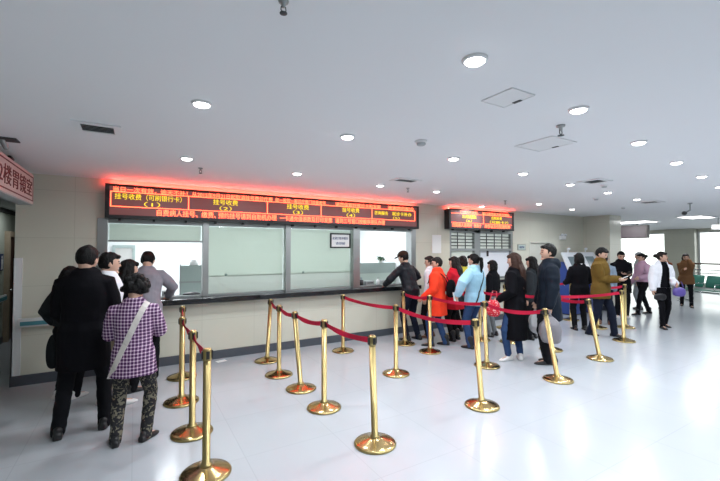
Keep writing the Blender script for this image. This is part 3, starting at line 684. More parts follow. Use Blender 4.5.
S('f1', 7.883, 3.639, 'upright brass queue post to the right of the man in the olive jacket', (2, LV))
S('f2', 9.133, 5.375, 'brass queue post in front of the blue kiosk')
S('f3', 8.70, 4.53, 'brass queue post seen between the legs of the man in the olive jacket')
S('f4', 9.28, 4.25, 'brass queue post beyond the upright one at the right end')
S('f5', 6.96, 5.56, 'brass queue post hidden behind the long black coat near the barred window')
def belt(a, b, lab, sag=.03):
    p, q = posts[a], posts[b]; dv = (q-p); dv.z = 0; n = dv.normalized(); p = p+n*.044; q = q-n*.044
    side = Vector((-n.y, n.x, 0))*.0012
    bm = bmesh.new(); N = 16; prev = None
    for i in range(N+1):
        f = i/N; c = p.lerp(q, f); c.z -= sag*4*f*(1-f)
        tw = .006*math.sin(f*9+p.x*3)
        ring = [bm.verts.new(c+s+Vector((0, 0, z))+Vector((-n.y, n.x, 0))*(tw*(1 if z > 0 else -1))) for s, z in ((side, .025), (side, -.025), (-side, -.025), (-side, .025))]
        if prev:
            for k in range(4): bm.faces.new((prev[k], prev[(k+1) % 4], ring[(k+1) % 4], ring[k]))
        else: bm.faces.new(ring)
        prev = ring
    bm.faces.new(prev[::-1])
    t = thing('barrier_belt', lab, 'barrier belt', ((p.x+q.x)/2, (p.y+q.y)/2, 0), 0, 'red queue belts')
    for v in bm.verts: v.co -= t.location
    wb = obj('webbing', bm, M['belt'], t)
    for e, s in ((p, 1), (q, -1)):
        b_ = bmesh.new(); c = e-t.location; w = Vector((-n.y, n.x, 0))
        vs = [b_.verts.new(c+n*(u*s)+w*v+Vector((0, 0, z))) for u in (-.004, .02) for v in (-.005, .005) for z in (-.029, .029)]
        for f in ((0, 1, 3, 2), (4, 6, 7, 5), (0, 4, 5, 1), (2, 3, 7, 6), (0, 2, 6, 4), (1, 5, 7, 3)): b_.faces.new([vs[i] for i in f])
        obj('belt_clip', b_, M['black'], wb)
for a, b, lab in (('a1', 'a2', 'red belt from the nearest post of the left line to the second'), ('a2', 'a3', 'red belt joining the second and third posts of the left line'), ('a3', 'a4', 'red belt at the counter end of the left line'),
                  ('b1', 'b2', 'red belt at the nearest end of the open middle line'), ('b2', 'b3', 'red belt between the second and third posts of the open middle line'), ('b3', 'b4', 'red belt between the third and fourth posts of the open middle line'), ('b4', 'b5', 'short red belt at the counter end of the open middle line'),
                  ('c1', 'c2', 'long red belt crossing below the orange and red coats'), ('c2', 'c3', 'red belt from the post under the third window to the lone post'),
                  ('d1', 'd2', 'red belt across the long black coat, ending at the leaning post'), ('d2', 'd3', 'red belt running below the pale blue jacket'), ('d3', 'd4', 'red belt behind the orange coat by the leather jacket'),
                  ('e1', 'e2', 'low red belt right of the man with the grey bag'), ('e2', 'e3', 'red belt between the long black coat and the man with the grey bag'), ('e3', 'e4', 'red belt hidden beyond the long black coat'), ('e4', 'e5', 'red belt hidden beyond the red coat'),
                  ('f1', 'e2', 'red belt across the front of the olive jacket'), ('f2', 'f5', 'thin far red belt leading to the post before the blue kiosk'), ('f3', 'f4', 'short red belt beyond the olive jacket')):
    belt(a, b, lab, .055 if a in ('c1', 'd1') else .03)

# ------------------------------------------------------------------ people
def finish(bm, voxel, smooth=3, wrinkle=0., wscale=(9, 9, 5), seed=0, fac=.5):
    """merge the closed pieces of one garment or body into a single continuous skin"""
    bmesh.ops.recalc_face_normals(bm, faces=bm.faces)
    me = bpy.data.meshes.new('tmp'); bm.to_mesh(me); bm.free()
    o = bpy.data.objects.new('tmp', me); COL.objects.link(o)
    r = o.modifiers.new('r', 'REMESH'); r.mode = 'VOXEL'; r.voxel_size = voxel; r.use_smooth_shade = True
    if smooth:
        s = o.modifiers.new('s', 'SMOOTH'); s.factor = fac; s.iterations = smooth
    dg = bpy.context.evaluated_depsgraph_get(); out = bpy.data.meshes.new_from_object(o.evaluated_get(dg))
    bpy.data.objects.remove(o); bpy.data.meshes.remove(me)
    if wrinkle:
        n = len(out.vertices); co = np.empty(n*3, np.float32); no = np.empty(n*3, np.float32)
        out.vertices.foreach_get('co', co); out.vertices.foreach_get('normal', no); co = co.reshape(-1, 3); no = no.reshape(-1, 3)
        off = Vector((seed*3.1, seed*1.7, seed*.9)); a, b, c = wscale
        d = np.array([noise.noise(Vector((p[0]*a, p[1]*b, p[2]*c))+off)+.5*noise.noise(Vector((p[0]*a*2.3+p[2]*3, p[1]*b*2.3, p[2]*c*2.3))+off) for p in co], np.float32)
        co += no*(d*wrinkle)[:, None]
        out.vertices.foreach_set('co', co.ravel())
    return out

def ik(a, b, l1, l2, pole):
    a, b = Vector(a), Vector(b); d = b-a; L_ = d.length; mx = (l1+l2)*.995
    if L_ > mx: b = a+d*(mx/L_); d = b-a; L_ = mx
    x = (l1*l1-l2*l2+L_*L_)/(2*L_); h = math.sqrt(max(l1*l1-x*x, 0)); u = d/L_; p = Vector(pole); p = p-u*p.dot(u)
    if p.length < 1e-5: p = u.orthogonal()
    return a+u*x+p.normalized()*h, b

def hand(bm, w, d, n, sgn, curl=.35, s=1.):
    d = Vector(d).normalized(); n = Vector(n); n = (n-d*n.dot(d)).normalized(); u = d.cross(n)*sgn
    kn = w+d*.088
    tube(bm, [w-d*.02, w+d*.02, w+d*.05, kn-d*.004], [(.025, .019), (.031, .016), (.040, .016), (.039, .012)], u, 12)
    for off, ln in ((.0315, .068), (.0105, .077), (-.0105, .071), (-.0305, .055)):
        p = kn+u*off-d*.012; dd = d.copy(); pts = [p-d*.01]; a = curl*.5
        for k, f in enumerate((.45, .32, .23)):
            dd = Matrix.Rotation(a, 3, d.cross(n)) @ d; pts.append(pts[-1]+dd*ln*f+(d*.01 if k == 0 else Vector())); a += curl
        tube(bm, pts, [.0086, .0086, .0078, .0068], u, 8)
    p = w+d*.022+u*.024; t = (d*.55+u*.75+n*.35).normalized(); t2 = (d*.9+u*.25+n*.45).normalized()
    tube(bm, [p-t*.012, p+t*.034, p+t*.034+t2*.03], [.0125, .0105, .0085], d, 8)

def headfn(x, y, z):
    X, Y, Z = .076*x, .096*y, .116*z
    if z < 0:
        k = -z; X *= 1-.30*k**1.5
        Y *= (1-.38*k) if y < 0 else (1-.08*k*k)
    return X, Y, Z

def person(name_label, pos, rz, H, top, legs, shoes, hair, head=(0, 0), lean=0., twist=0., hands=(None, None), feet=None, build='m', extra=None, vox=.0075, curl=(.35, .35), poles=(None, None), palm=(None, None), group=None, skin='skin', hipy=0., face=None):
    s = H/1.70; fm = build == 'f'; seed = abs(hash((round(pos[0]*100), round(pos[1]*100)))) % 97
    root = thing('person', name_label, 'person', (pos[0], pos[1], 0), R(rz), group)
    ln, tw = R(lean), R(twist)
    PV = Vector((0, hipy, .92))
    def T(p):
        p = Vector(p); a = ln*min(1, max(0, (p.z-.88)/.25)); w = tw*min(1, max(0, (p.z-.95)/.35))
        q = Matrix.Rotation(w, 3, 'Z') @ p
        return Matrix.Rotation(-a, 3, 'X') @ (q+Vector((0, hipy, 0))-PV)+PV
    Rs = Matrix.Rotation(-ln, 3, 'X') @ Matrix.Rotation(tw, 3, 'Z')
    sh = .140 if fm else .160; ws = .90 if fm else 1.
    hipw = .088
    S_ = [T((-sh, -.005, 1.37)), T((sh, -.005, 1.37))]
    # arms
    hd = list(hands)
    for i, sg in enumerate((-1, 1)):
        if hd[i] is None: hd[i] = (sg*(sh+.055), .03, .80)
        else: hd[i] = tuple(c/s for c in hd[i])
    E_, W_ = [], []
    for i, sg in enumerate((-1, 1)):
        pl = poles[i] or Rs @ Vector((sg*.22, -1, -.25)); e, w = ik(S_[i], hd[i], .285, .25, pl); E_.append(e); W_.append(w)
    # legs
    feet = feet or ((-.10, 0, 6), (.10, .02, -6))
    A_, K_, Hp = [], [], []
    fdirs = []
    for i, (fx, fy, fa) in enumerate(feet):
        fx, fy = fx/s, fy/s
        hp = Vector(((-hipw, hipw)[i], hipy, .885)); an = Vector((fx, fy, .085)); fd = Vector((-math.sin(R(fa)), math.cos(R(fa)), 0))
        k, a2 = ik(hp, an, .425, .405, fd*1.0+Vector((0, .3, 0))); a2 = an
        A_.append(a2); K_.append(k); Hp.append(hp); fdirs.append(fd)
    nb = T((0, -.012, 1.445)); up = (Rs @ Vector((0, 0, 1))*.6+Vector((0, 0, 1))*.4).normalized()
    hy, hp_ = head
    Rh = Matrix.Rotation(tw+R(hy), 3, 'Z') @ Matrix.Rotation(-R(hp_)-ln*.35, 3, 'X')
    hc = nb+up*.09+Rh @ Vector((0, .022, .055))
    # ---- body
    bm = bmesh.new()
    tor = [(.86, .135, .095), (.95, .150, .10), (1.05, .130, .090), (1.15, .132, .090), (1.27, .148, .098), (1.36, .145, .088), (1.42, .10, .066), (1.45, .06, .055)]
    tube(bm, [T((0, 0, z)) for z, a, b in tor], [(a*ws, b) for z, a, b in tor], Rs @ Vector((1, 0, 0)), 20)
    tube(bm, [T((0, -.012, 1.41)), nb+up*.02, hc-Rh @ Vector((0, .03, .05))], [.058*ws, .052*ws, .054*ws], (1, 0, 0), 14)
    for i, sg in enumerate((-1, 1)):
        tube(bm, [S_[i].lerp(T((0, 0, 1.37)), .25), S_[i], S_[i].lerp(E_[i], .5), E_[i], E_[i].lerp(W_[i], .35), W_[i]], [.05, .052, .044, .037, .036, .024], (0, 1, .1), 12)
        d = (W_[i]-E_[i]).normalized(); n = Vector(palm[i]) if palm[i] else Vector((-sg, .1, -.15))
        hand(bm, W_[i], (d+Vector((0, 0, -.15 if d.z > -.5 else 0))), n, sg, curl[i])
        tube(bm, [Hp[i]+Vector((0, 0, .03)), Hp[i].lerp(K_[i], .5), K_[i], K_[i].lerp(A_[i], .35), A_[i]], [.078, .066, .05, .047, .034], (1, 0, 0), 12)
        f = A_[i]; tube(bm, [f+Vector((0, 0, -.02))-fdirs[i]*.03, f+Vector((0, 0, -.045))+fdirs[i]*.05, f+Vector((0, 0, -.055))+fdirs[i]*.12], [.026, .026, .018], (1, 0, 0), 10)
    def hx(p): return hc+Rh @ Vector(p)
    ellipsoid(bm, hc, None, Rh, headfn, 28, 20)
    tube(bm, [hx((0, .085, .014)), hx((0, .094, -.008)), hx((0, .099, -.022))], [.008, .010, .013], Rh @ Vector((1, 0, 0)), 8)
    ellipsoid(bm, hx((0, .075, -.064)), (.025, .012, .011), Rh)
    ellipsoid(bm, hx((0, .075, -.098)), (.030, .020, .016), Rh)
    ellipsoid(bm, hx((0, .080, .024)), (.052, .014, .008), Rh)
    for sg in (-1, 1): ellipsoid(bm, hx((sg*.076, -.010, -.006)), (.011, .022, .032), Rh)
    me = finish(bm, vox*.82, 2)
    n = len(me.polygons); c = np.empty(n*3, np.float32); me.polygons.foreach_get('center', c); c = c.reshape(-1, 3)
    l = (c-np.array(hc)) @ np.array(Rh)      # into head axes
    mi = np.zeros(n, np.int32); fr = l[:, 1] > .055
    ax = np.abs(l[:, 0])
    mi[fr & (((ax-.031)/.0155)**2+((l[:, 2]-.004)/.0068)**2 < 1)] = 1
    mi[fr & (np.abs(ax-.031) < .019) & (np.abs(l[:, 2]-.027+((ax-.031)**2)*8) < .0045)] = 1
    mi[fr & (ax < .023) & (np.abs(l[:, 2]+.064) < .0075)] = 2
    me.vertices.foreach_set('co', (np.array([v.co[:] for v in me.vertices], np.float32)*s).ravel())
    body = link('body', me, [M[skin], M['eye'], M['lip']], root, True)
    me.polygons.foreach_set('material_index', mi)
    def wear(nm, bm, m, v=None, sm=3, wr=.005, ws_=(9, 9, 5), keep=None, fac=.5, parent=root):
        me = finish(bm, v or vox, sm, wr, ws_, seed, fac)
        if keep:
            b2 = bmesh.new(); b2.from_mesh(me); kill = [f for f in b2.faces if not keep(f.calc_center_median(), f.normal)]
            bmesh.ops.delete(b2, geom=kill, context='FACES'); b2.to_mesh(me); b2.free()
        k = len(me.vertices); co = np.empty(k*3, np.float32); me.vertices.foreach_get('co', co); me.vertices.foreach_set('co', co*s)
        return link(nm, me, M[m] if isinstance(m, str) else m, parent, True)
    # ---- legs wear
    lm, lr = legs[0], legs[1] if len(legs) > 1 else 1.
    lw = bmesh.new()
    tube(lw, [Vector((0, hipy, .86)), Vector((0, hipy, .93)), T((0, 0, 1.02))], [(.150, .110), (.158*(.97 if fm else 1), .115), (.145*ws, .105)], (1, 0, 0), 18)
    for i in range(2):
        hem = A_[i]+Vector((0, 0, (legs[2] if len(legs) > 2 else .0)-.045))
        tube(lw, [Hp[i]+Vector((0, 0, .0)), Hp[i].lerp(K_[i], .45), K_[i], K_[i].lerp(A_[i], .4), hem], [(.093*lr, .102*lr), (.081*lr, .088*lr), .064*lr, .060*lr, .053*lr], (1, 0, 0), 14)
    wear('trousers', lw, lm, None, 2, .006, (8, 8, 13))
    # ---- shoes
    for i in range(2):
        f = A_[i]; fd = fdirs[i]; g = Vector((f.x, f.y, 0)); sd = Vector((fd.y, -fd.x, 0))
        b = bmesh.new(); rings = []
        prof = [(-.078, .020, .045), (-.070, .033, .062), (-.035, .038, .080), (.02, .040, .078), (.07, .045, .056), (.115, .046, .045), (.15, .038, .036), (.172, .024, .026), (.181, .010, .017)]
        for y, hw, h in prof:
            ring = []
            for k in range(14):
                a = 2*math.pi*k/14; x = hw*math.cos(a); z = max(0.004, h*.5+h*.5*math.sin(a)*1.0)
                if math.sin(a) < -.2: z = .004; x = hw*(1 if math.cos(a) > 0 else -1)*min(1, abs(math.cos(a))*1.05)
                ring.append(b.verts.new(g+fd*y+sd*x+Vector((0, 0, z))))
            rings.append(ring)
        for p, q in zip(rings, rings[1:]):
            for k in range(14): b.faces.new((p[k], p[(k+1) % 14], q[(k+1) % 14], q[k]))
        b.faces.new(rings[0][::-1]); b.faces.new(rings[-1])
        bt = shoes[1] if len(shoes) > 1 else 0
        if bt: tube(b, [g-fd*.02+Vector((0, 0, .05)), g-fd*.015+Vector((0, 0, .10)), Vector((f.x, f.y, .09+bt))-fd*.005], [(.036, .045), (.040, .046), (.056, .058)], sd, 14)
        else: tube(b, [g-fd*.022+Vector((0, 0, .05)), g-fd*.02+Vector((0, 0, .085))], [(.036, .046), (.036, .046)], sd, 14)
        wear('boot' if bt else 'shoe', b, shoes[0], .006, 1, 0)
    # ---- top wear
    k = top; th = k.get('thick', .02); fl = k.get('flare', 1.); hem = k['hem']/s
    b = bmesh.new()
    prof = [(1.02, .142*ws, .098), (1.12, .142*ws, .100), (1.24, .158*ws, .112), (1.34, .168*ws, .105), (1.40, .140*ws, .085), (1.44, .085, .065)]
    pts, rad = [], []
    hz = hem
    if hz < .9:
        zs = [hz+(.95-hz)*f for f in (0, .35, .7, 1)]
        for f, z in zip((0, .35, .7, 1), zs):
            g = 1+(fl-1)*(1-f); pts.append(T((0, 0, z))); rad.append(((.165*(.95 if fm else 1)+th)*g, (.118+th)*g))
    else:
        pts.append(T((0, 0, hz))); rad.append((.158*ws+th, .105+th))
    for z, a, c in prof:
        if z > hz+.04: pts.append(T((0, 0, z))); rad.append((a+th, c+th))
    tube(b, pts, rad, Rs @ Vector((1, 0, 0)), 24, cap=True, cap0=False)
    tb = b.copy(); torso_bvh = BVHTree.FromBMesh(tb); tb.free()
    sr = k.get('sleeve', 1.)
    for i, sg in enumerate((-1, 1)):
        d = (W_[i]-E_[i]).normalized(); we = W_[i]-d*.005
        tube(b, [S_[i].lerp(T((0, 0, 1.36)), .35), S_[i]+Vector((0, 0, -.005)), S_[i].lerp(E_[i], .5), E_[i], E_[i].lerp(W_[i], .5), we], [.060+th*.55, (.060+th*.62)*1., (.056+th*.7)*sr, (.048+th*.7)*sr, (.043+th*.6)*sr, (.034+th*.5)*sr], (0, 1, .1), 16)
    if k.get('hood'):
        ellipsoid(b, T((0, -.10, 1.42)), (.115, .06, .085)); tube(b, [T((-.09, -.02, 1.42)), T((-.07, -.09, 1.47)), T((.07, -.09, 1.47)), T((.09, -.02, 1.42))], [.032, .036, .036, .032], (0, 0, 1), 10)
    ch = k.get('collar', .045)
    if ch: tube(b, [T((0, -.012, 1.40)), nb+up*(ch*.5), nb+up*ch+Vector((0, .004, 0))], [(.098, .082), (.072, .072), (.069, .070)], (1, 0, 0), 18, cap=False)
    op = k.get('open', 0)
    keep = None
    if op:
        Ti = Rs.transposed()
        keep = lambda c, n_: not (.03 < (Ti @ (c-PV)).y < .178 and abs((Ti @ (c-PV)).x) < op*(1.25-.5*max(0, min(1, (c.z-.9)/.5))) and (Ti @ n_).y > .2)
    jacket = wear(k.get('name', 'jacket'), b, k['mat'], None, 3, k.get('wr', .008), (7, 7, 6), keep)
    if k.get('inner'):
        b = bmesh.new(); hz = k.get('inner_hem', .85)/s; p2, r2 = [], []
        for z in ([hz, (hz+.95)/2, .95] if hz < .9 else [hz]):
            p2.append(T((0, 0, z))); r2.append((.158, .112))
        for z, a, c in prof:
            if z > hz+.04: p2.append(T((0, 0, z))); r2.append((a+.008, c+.008))
        tube(b, p2, r2, Rs @ Vector((1, 0, 0)), 20, cap0=False)
        wear(k.get('inner_name', 'shirt'), b, k['inner'], None, 2, .003)
    if k.get('scarf'):
        b = bmesh.new(); tube(b, [T((0, 0, 1.43)), nb+up*.05], [(.10, .095), (.085, .085)], (1, 0, 0), 16)
        tube(b, [T((-.05, .10, 1.42)), T((-.07, .135, 1.25)), T((-.07, .14, 1.08))], [(.05, .014)]*3, (1, 0, 0), 12); wear('scarf', b, k['scarf'], None, 2, .006)
    # ---- hair
    st, hm = hair; b = bmesh.new()
    big = {'curly': 1.27, 'short': 1.0, 'bun': .98, 'pony': .98, 'long': 1.03, 'bob': 1.05}[st]
    ellipsoid(b, (0, -.014, .022), None, None, lambda x, y, z: (.087*big*x, .107*big*y, .111*big*z), 28, 20)
    if st == 'curly':
        rg = random.Random(seed)
        for q in range(46):
            a = rg.uniform(0, 6.28); z = rg.uniform(-.45, 1); r_ = math.sqrt(max(0, 1-z*z)); y_ = math.sin(a)*r_
            if y_ > .3 and z < .35: continue
            ellipsoid(b, (.112*math.cos(a)*r_, -.026+.128*y_, .018+.118*z), (.034, .034, .034), None, None, 8, 6)
    if st in ('bob', 'long'):
        dn = -.10 if st == 'bob' else -.14
        for sg in (-1, 1): tube(b, [(sg*.062, -.005, .05), (sg*.082, -.012, -.02), (sg*.083, -.018, dn)], [(.022, .05), (.020, .052), (.014, .045)], (1, 0, 0), 12)
        tube(b, [(0, -.065, .05), (0, -.085, -.03), (0, -.075, dn)], [(.075, .035), (.085, .036), (.078, .03)], (1, 0, 0), 16)
    if st == 'bun': ellipsoid(b, (0, -.125, .03), (.045, .042, .045))
    hl = .058
    for v in b.verts:                                        # open the face and trim the nape
        x, y, z = v.co
        if z < hl and y > -.001:
            lim = .078 if z > .048 else (.02 if abs(x) > .062 and z > -.02 else -.004)
            if st in ('bob', 'long') and abs(x) > .058: lim = .03
            if y > lim: v.co.y = lim
        if st not in ('bob', 'long') and z < -.062: v.co.z = -.062-.1*(-.062-z)
    if st in ('short', 'curly'): ellipsoid(b, (0, .062, .078), (.062, .036, .026))
    else:
        for sg in (-1, 1): ellipsoid(b, (sg*.036, .06, .072), (.045, .034, .032))
    for v in b.verts: v.co = hc+Rh @ v.co
    if st == 'long':
        l_ = hair_len.get(name_label, .34)
        p0 = hc+Rh @ Vector((0, -.085, -.05)); bk = Rs @ Vector((0, -1, 0))
        tube(b, [p0, p0+bk*.045+Vector((0, 0, -.10)), p0+bk*.055+Vector((0, 0, -.2)), p0+bk*.06+Vector((0, 0, -l_))], [(.085, .034), (.098, .034), (.095, .028), (.06, .014)], Rs @ Vector((1, 0, 0)), 18)
    if st == 'pony':
        p0 = hc+Rh @ Vector((0, -.115, .035)); bk = Rs @ Vector((0, -1, 0))
        tube(b, [p0, p0+bk*.045+Vector((0, 0, .0)), p0+bk*.055+Vector((0, 0, -.12)), p0+bk*.04+Vector((0, 0, -.26))], [.026, .032, .036, .014], (1, 0, 0), 12)
    hobj = wear('hair', b, hm, .0065, 2, .006, (30, 30, 14))
    return dict(root=root, s=s, W=[w*s for w in W_], E=[e*s for e in E_], d=[(w-e).normalized() for w, e in zip(W_, E_)], bvh=torso_bvh, jacket=jacket, T=lambda p: T(p)*s, Rs=Rs, hc=hc*s, Rh=Rh, wear=wear, hx=lambda p: hx(p)*s, M=Matrix.Translation((pos[0], pos[1], 0)) @ Matrix.Rotation(R(rz), 4, 'Z'))
hair_len = {}

def strap(P, name, m, hi, lo, width, off=.012, z=1.15):
    """a loop of webbing lying on the chest and back, hi = over this shoulder side, lo = hip side; returns mesh points in the person's axes"""
    s = P['s']; c = Vector((0, 0, z)); u = (Vector((hi*.10, 0, 1.45))-Vector((-hi*.14, 0, .88))).normalized(); pts = []
    Ti = P['T']
    cc = Ti(c)/s; me = P['jacket'].data; jb = BVHTree.FromPolygons([v.co/s for v in me.vertices], [q.vertices for q in me.polygons])
    U = P['Rs'] @ u; V = P['Rs'] @ Vector((0, 1, 0))
    for k in range(40):
        a = 2*math.pi*k/40; d = (U*math.cos(a)+V*math.sin(a)).normalized(); h = jb.ray_cast(cc, d)
        if h[0] is not None: pts.append((h[0]+h[1]*off, h[1]))
        else: pts.append((cc+d*.2, d))
        if pts[-1][1].dot(d) < 0: pts[-1] = (h[0]-h[1]*off, -h[1])
    bm = bmesh.new(); N = len(pts); rings = []
    ax = U.cross(V).normalized()
    for k in range(N):
        p, n = pts[k]; t = (pts[(k+1) % N][0]-pts[k-1][0]).normalized(); w = t.cross(n).normalized()
        n = w.cross(t)
        rings.append([bm.verts.new((p+w*a*width/2+n*b*.003)*s) for a, b in ((-1, -1), (1, -1), (1, 1), (-1, 1))])
    for k in range(N):
        p, q = rings[k], rings[(k+1) % N]
        for i in range(4): bm.faces.new((p[i], p[(i+1) % 4], q[(i+1) % 4], q[i]))
    return bm, [p*s for p, n in pts]
def carried(P, name, label, cat):
    t = thing(name, label, cat); t.matrix_world = P['M']; t.location = P['M'].translation; return t
def slab(P, i, name, label, cat, dims, m, fwd=.10, roll=0, lift=.02):
    """a flat thing held in hand i"""
    t = carried(P, name, label, cat); w = P['W'][i]; d = P['d'][i]
    bm = B(((-dims[0]/2, -dims[1]/2, -dims[2]/2), (dims[0]/2, dims[1]/2, dims[2]/2)), bev=min(dims)*.3)
    bm.transform(Matrix.Translation(w+d*fwd+Vector((0, 0, lift))) @ Matrix.Rotation(roll, 4, 'X'))
    obj('body', bm, M[m], t); return t
def bagbody(bm, c, r, n=28, pinch=.6):
    """soft pouch: wide low, gathered at the top"""
    def fn(x, y, z):
        k = 1-(1-pinch)*max(0, z)**1.2; sq = lambda v: math.copysign(abs(v)**.7, v)
        return sq(x)*r[0]*k, sq(y)*r[1]*k, sq(z)*r[2]
    ellipsoid(bm, c, None, None, fn, n, 18); return bm

J = lambda mat_, hem, **k: dict(mat=mat_, hem=hem, **k)
# --- left queue
P = person('person with dark hair and charcoal jacket, mostly hidden at the left beside the pier', (-.66, 5.5), -40, 1.50, J('c_dkgrey', .84, thick=.035, hood=True), ('c_black2',), ('s_white',), ('bob', 'h_black'), head=(0, 22), build='f', hands=((-.28, .08, .84), (.2, .25, .95)))
t = carried(P, 'knotted_bag', 'dark cloth bag hanging from the arm of the person beside the pier', 'bag'); w = P['W'][0]
bm = bmesh.new(); bagbody(bm, w+Vector((.0, .0, -.34)), (.07, .05, .2)); obj('body', bm, M['c_dkgrey'], t, True)
bm = bmesh.new(); pipe(bm, [w+Vector((-.02, .0, -.2)), w+Vector((-.01, .03, -.10)), w+Vector((.02, .03, -.2))], .006); obj('handle', bm, M['c_dkgrey'], t)
P2 = person('tall person in a black coat seen from behind in the left queue', (-.40, 4.42), -8, 1.73, J('c_black', .60, thick=.04, name='coat', flare=1.05, collar=.05), ('c_black2', 1.06), ('s_black',), ('short', 'h_black'), head=(-18, 14), feet=((-.175, -.06, 14), (.165, .03, -8)), hands=((-.20, .27, .98), (.22, .27, .98)))
P3 = person('man in a white jacket shown in profile behind the black coat', (-.25, 5.02), -72, 1.66, J('c_white', .80, thick=.03, collar=.06), ('c_beige', 1.03), ('s_white',), ('short', 'h_black'), head=(-8, 4), feet=((-.10, .0, 5), (.10, .10, -5)))
P4 = person('woman with dark hair and black top, face turned right, beside the grey sweater', (-.07, 5.40), -62, 1.57, J('c_black2', .84, thick=.025), ('c_black2',), ('s_black',), ('long', 'h_black'), head=(-6, 5), build='f')
P5 = person('man in a grey sweater leaning over the counter at the first ticket window', (.13, 5.73), -4, 1.72, J('c_grey', .84, thick=.03, name='sweater', collar=.03, wr=.01), ('c_black2', 1.04), ('s_black',), ('short', 'h_black'), head=(0, 26), lean=22, twist=-6, hands=((-.22, .52, 1.03), (.26, .50, 1.03)), poles=((-.9, -.3, -.1), (.9, -.3, -.1)), palm=((0, 0, -1), (0, 0, -1)))
P6 = person('woman in a purple plaid jacket and patterned trousers seen from behind', (.0, 3.97), -12, 1.45, J('plaid', .60, thick=.034, flare=1.12, sleeve=1.15, collar=.03, wr=.006), ('floral', 1.06), ('s_black',), ('curly', 'h_black'), head=(-12, 24), build='m', feet=((-.125, -.03, 16), (.105, .0, -30)), hands=((-.17, .28, .92), (.13, .30, 1.0)), poles=((-.3, -1, -.4), (.35, -1, -.5)))
bm, pts = strap(P6, 'strap', 'strapw', 1, -1, .055, .007)
t = carried(P6, 'shoulder_bag', 'cream-strapped bag slung across the back of the plaid jacket', 'bag'); obj('strap', bm, M['strapw'], t)
bm = bmesh.new(); bagbody(bm, Vector((-.10, .24, .82)), (.09, .05, .11), pinch=.9); obj('body', bm, M['strapw'], t, True)
slab(P6, 1, 'paper_slip', 'white slip of paper in the right hand of the woman in plaid', 'paper', (.09, .004, .13), 'paper', .12, -.5)
# --- windows four and beyond
P7 = person('man in a black leather jacket and cap leaning on the counter at the fourth window', (4.52, 5.74), 14, 1.68, J('leather', .84, thick=.035, collar=.04, wr=.012, hood=False), ('c_jeans2', 1.02), ('s_black',), ('short', 'h_black'), head=(14, 12), lean=16, hands=((-.24, .44, 1.03), (.30, .30, 1.03)), poles=((-1, -.4, -.2), (1, -.7, 0)), palm=((0, 0, -1), (0, 0, -1)), feet=((-.12, .0, 6), (.12, -.08, -6)))
b = bmesh.new(); ellipsoid(b, (0, -.012, .06), None, None, lambda x, y, z: (.093*x, .112*y, .085*max(z, -.25)), 24, 14)
tube(b, [(0, .075, .058), (0, .13, .05), (0, .17, .04)], [(.07, .008), (.066, .008), (.045, .006)], (1, 0, 0), 14)
for v in b.verts: v.co = P7['hc']+P7['Rh'] @ v.co
obj('cap', b, M['cap'], P7['root'], True)
P8 = person('person with dark hair in a dark and white top behind the orange coat', (4.98, 5.72), 25, 1.57, J('c_white', .86, thick=.02, open=.0), ('c_black2',), ('s_brown',), ('short', 'h_dkbrown'), head=(20, 6), build='f')
P9 = person('person in a red-orange coat with a black backpack facing left', (4.66, 5.16), 34, 1.56, J('c_orange', .55, thick=.05, flare=1.10, name='coat', collar=.05, sleeve=1.1), ('c_jeans', 1.02), ('s_black', .08), ('short', 'h_dkbrown'), head=(18, 4), feet=((-.11, .10, 8), (.10, -.12, -4)), hands=((-.2, .20, .86), (.21, .18, .88)))
t = carried(P9, 'backpack', 'small black backpack on the back of the red-orange coat', 'backpack')
bm = bmesh.new(); bagbody(bm, Vector((.03, -.235, 1.02)), (.12, .08, .16), pinch=.8); obj('body', bm, M['c_black'], t, True)
bm = bmesh.new(); bagbody(bm, Vector((.03, -.315, .94)), (.08, .03, .075), pinch=.9); obj('pocket', bm, M['c_black2'], t, True)
for sg in (-1, 1):
    bm = bmesh.new(); tube(bm, [(sg*.08+.02, -.19, 1.12), (sg*.10, -.152, 1.22), (sg*.105, -.095, 1.28), (sg*.11, -.01, 1.312), (sg*.112, .095, 1.25), (sg*.12, .142, 1.10)], [(.02, .006)]*6, (1, 0, 0), 8); obj('strap', bm, M['c_black'], t, True)
hair_len['woman in a red coat with long dark hair seen from behind'] = .30
P10 = person('woman in a red coat with long dark hair seen from behind', (5.20, 5.28), 16, 1.56, J('c_red', .60, thick=.045, flare=1.1, name='coat', collar=.05), ('c_black2', .95), ('s_black', .10), ('long', 'h_dkbrown'), head=(14, 4), build='f', hands=((-.14, .28, .95), (.16, .26, .95)))
P11 = person('woman in a yellow top standing by the barred window, mostly hidden', (5.97, 5.82), 5, 1.56, J('c_yellow', .85, thick=.03), ('c_black2',), ('s_black',), ('bob', 'h_dkbrown'), head=(-15, 3), build='f')
P12 = person('woman in a pale blue jacket with a ponytail seen from behind', (5.12, 4.72), 6, 1.62, J('c_blue', .74, thick=.045, flare=1.05, collar=.03, sleeve=1.1), ('c_jeans', .98), ('s_black', .10), ('pony', 'h_black'), head=(10, 6), build='f', feet=((-.14, .0, 8), (.12, .10, -6)), hands=((-.36, .08, .93), (.22, .26, 1.0)), poles=((-1, -.3, -.2), None))
bm, pts = strap(P12, 'strap', 'black', 1, -1, .024, .006)
t = carried(P12, 'crossbody_bag', 'black crossbody strap and bag worn over the pale blue jacket', 'bag'); obj('strap', bm, M['black'], t)
bm = bmesh.new(); bagbody(bm, Vector((-.19, .16, .84)), (.08, .04, .07), pinch=.95); obj('body', bm, M['black'], t, True)
t = slab(P12, 0, 'paper_sheet', 'white paper in the left hand of the woman in the pale blue jacket', 'paper', (.11, .004, .17), 'paper', .10, -.2, .05)
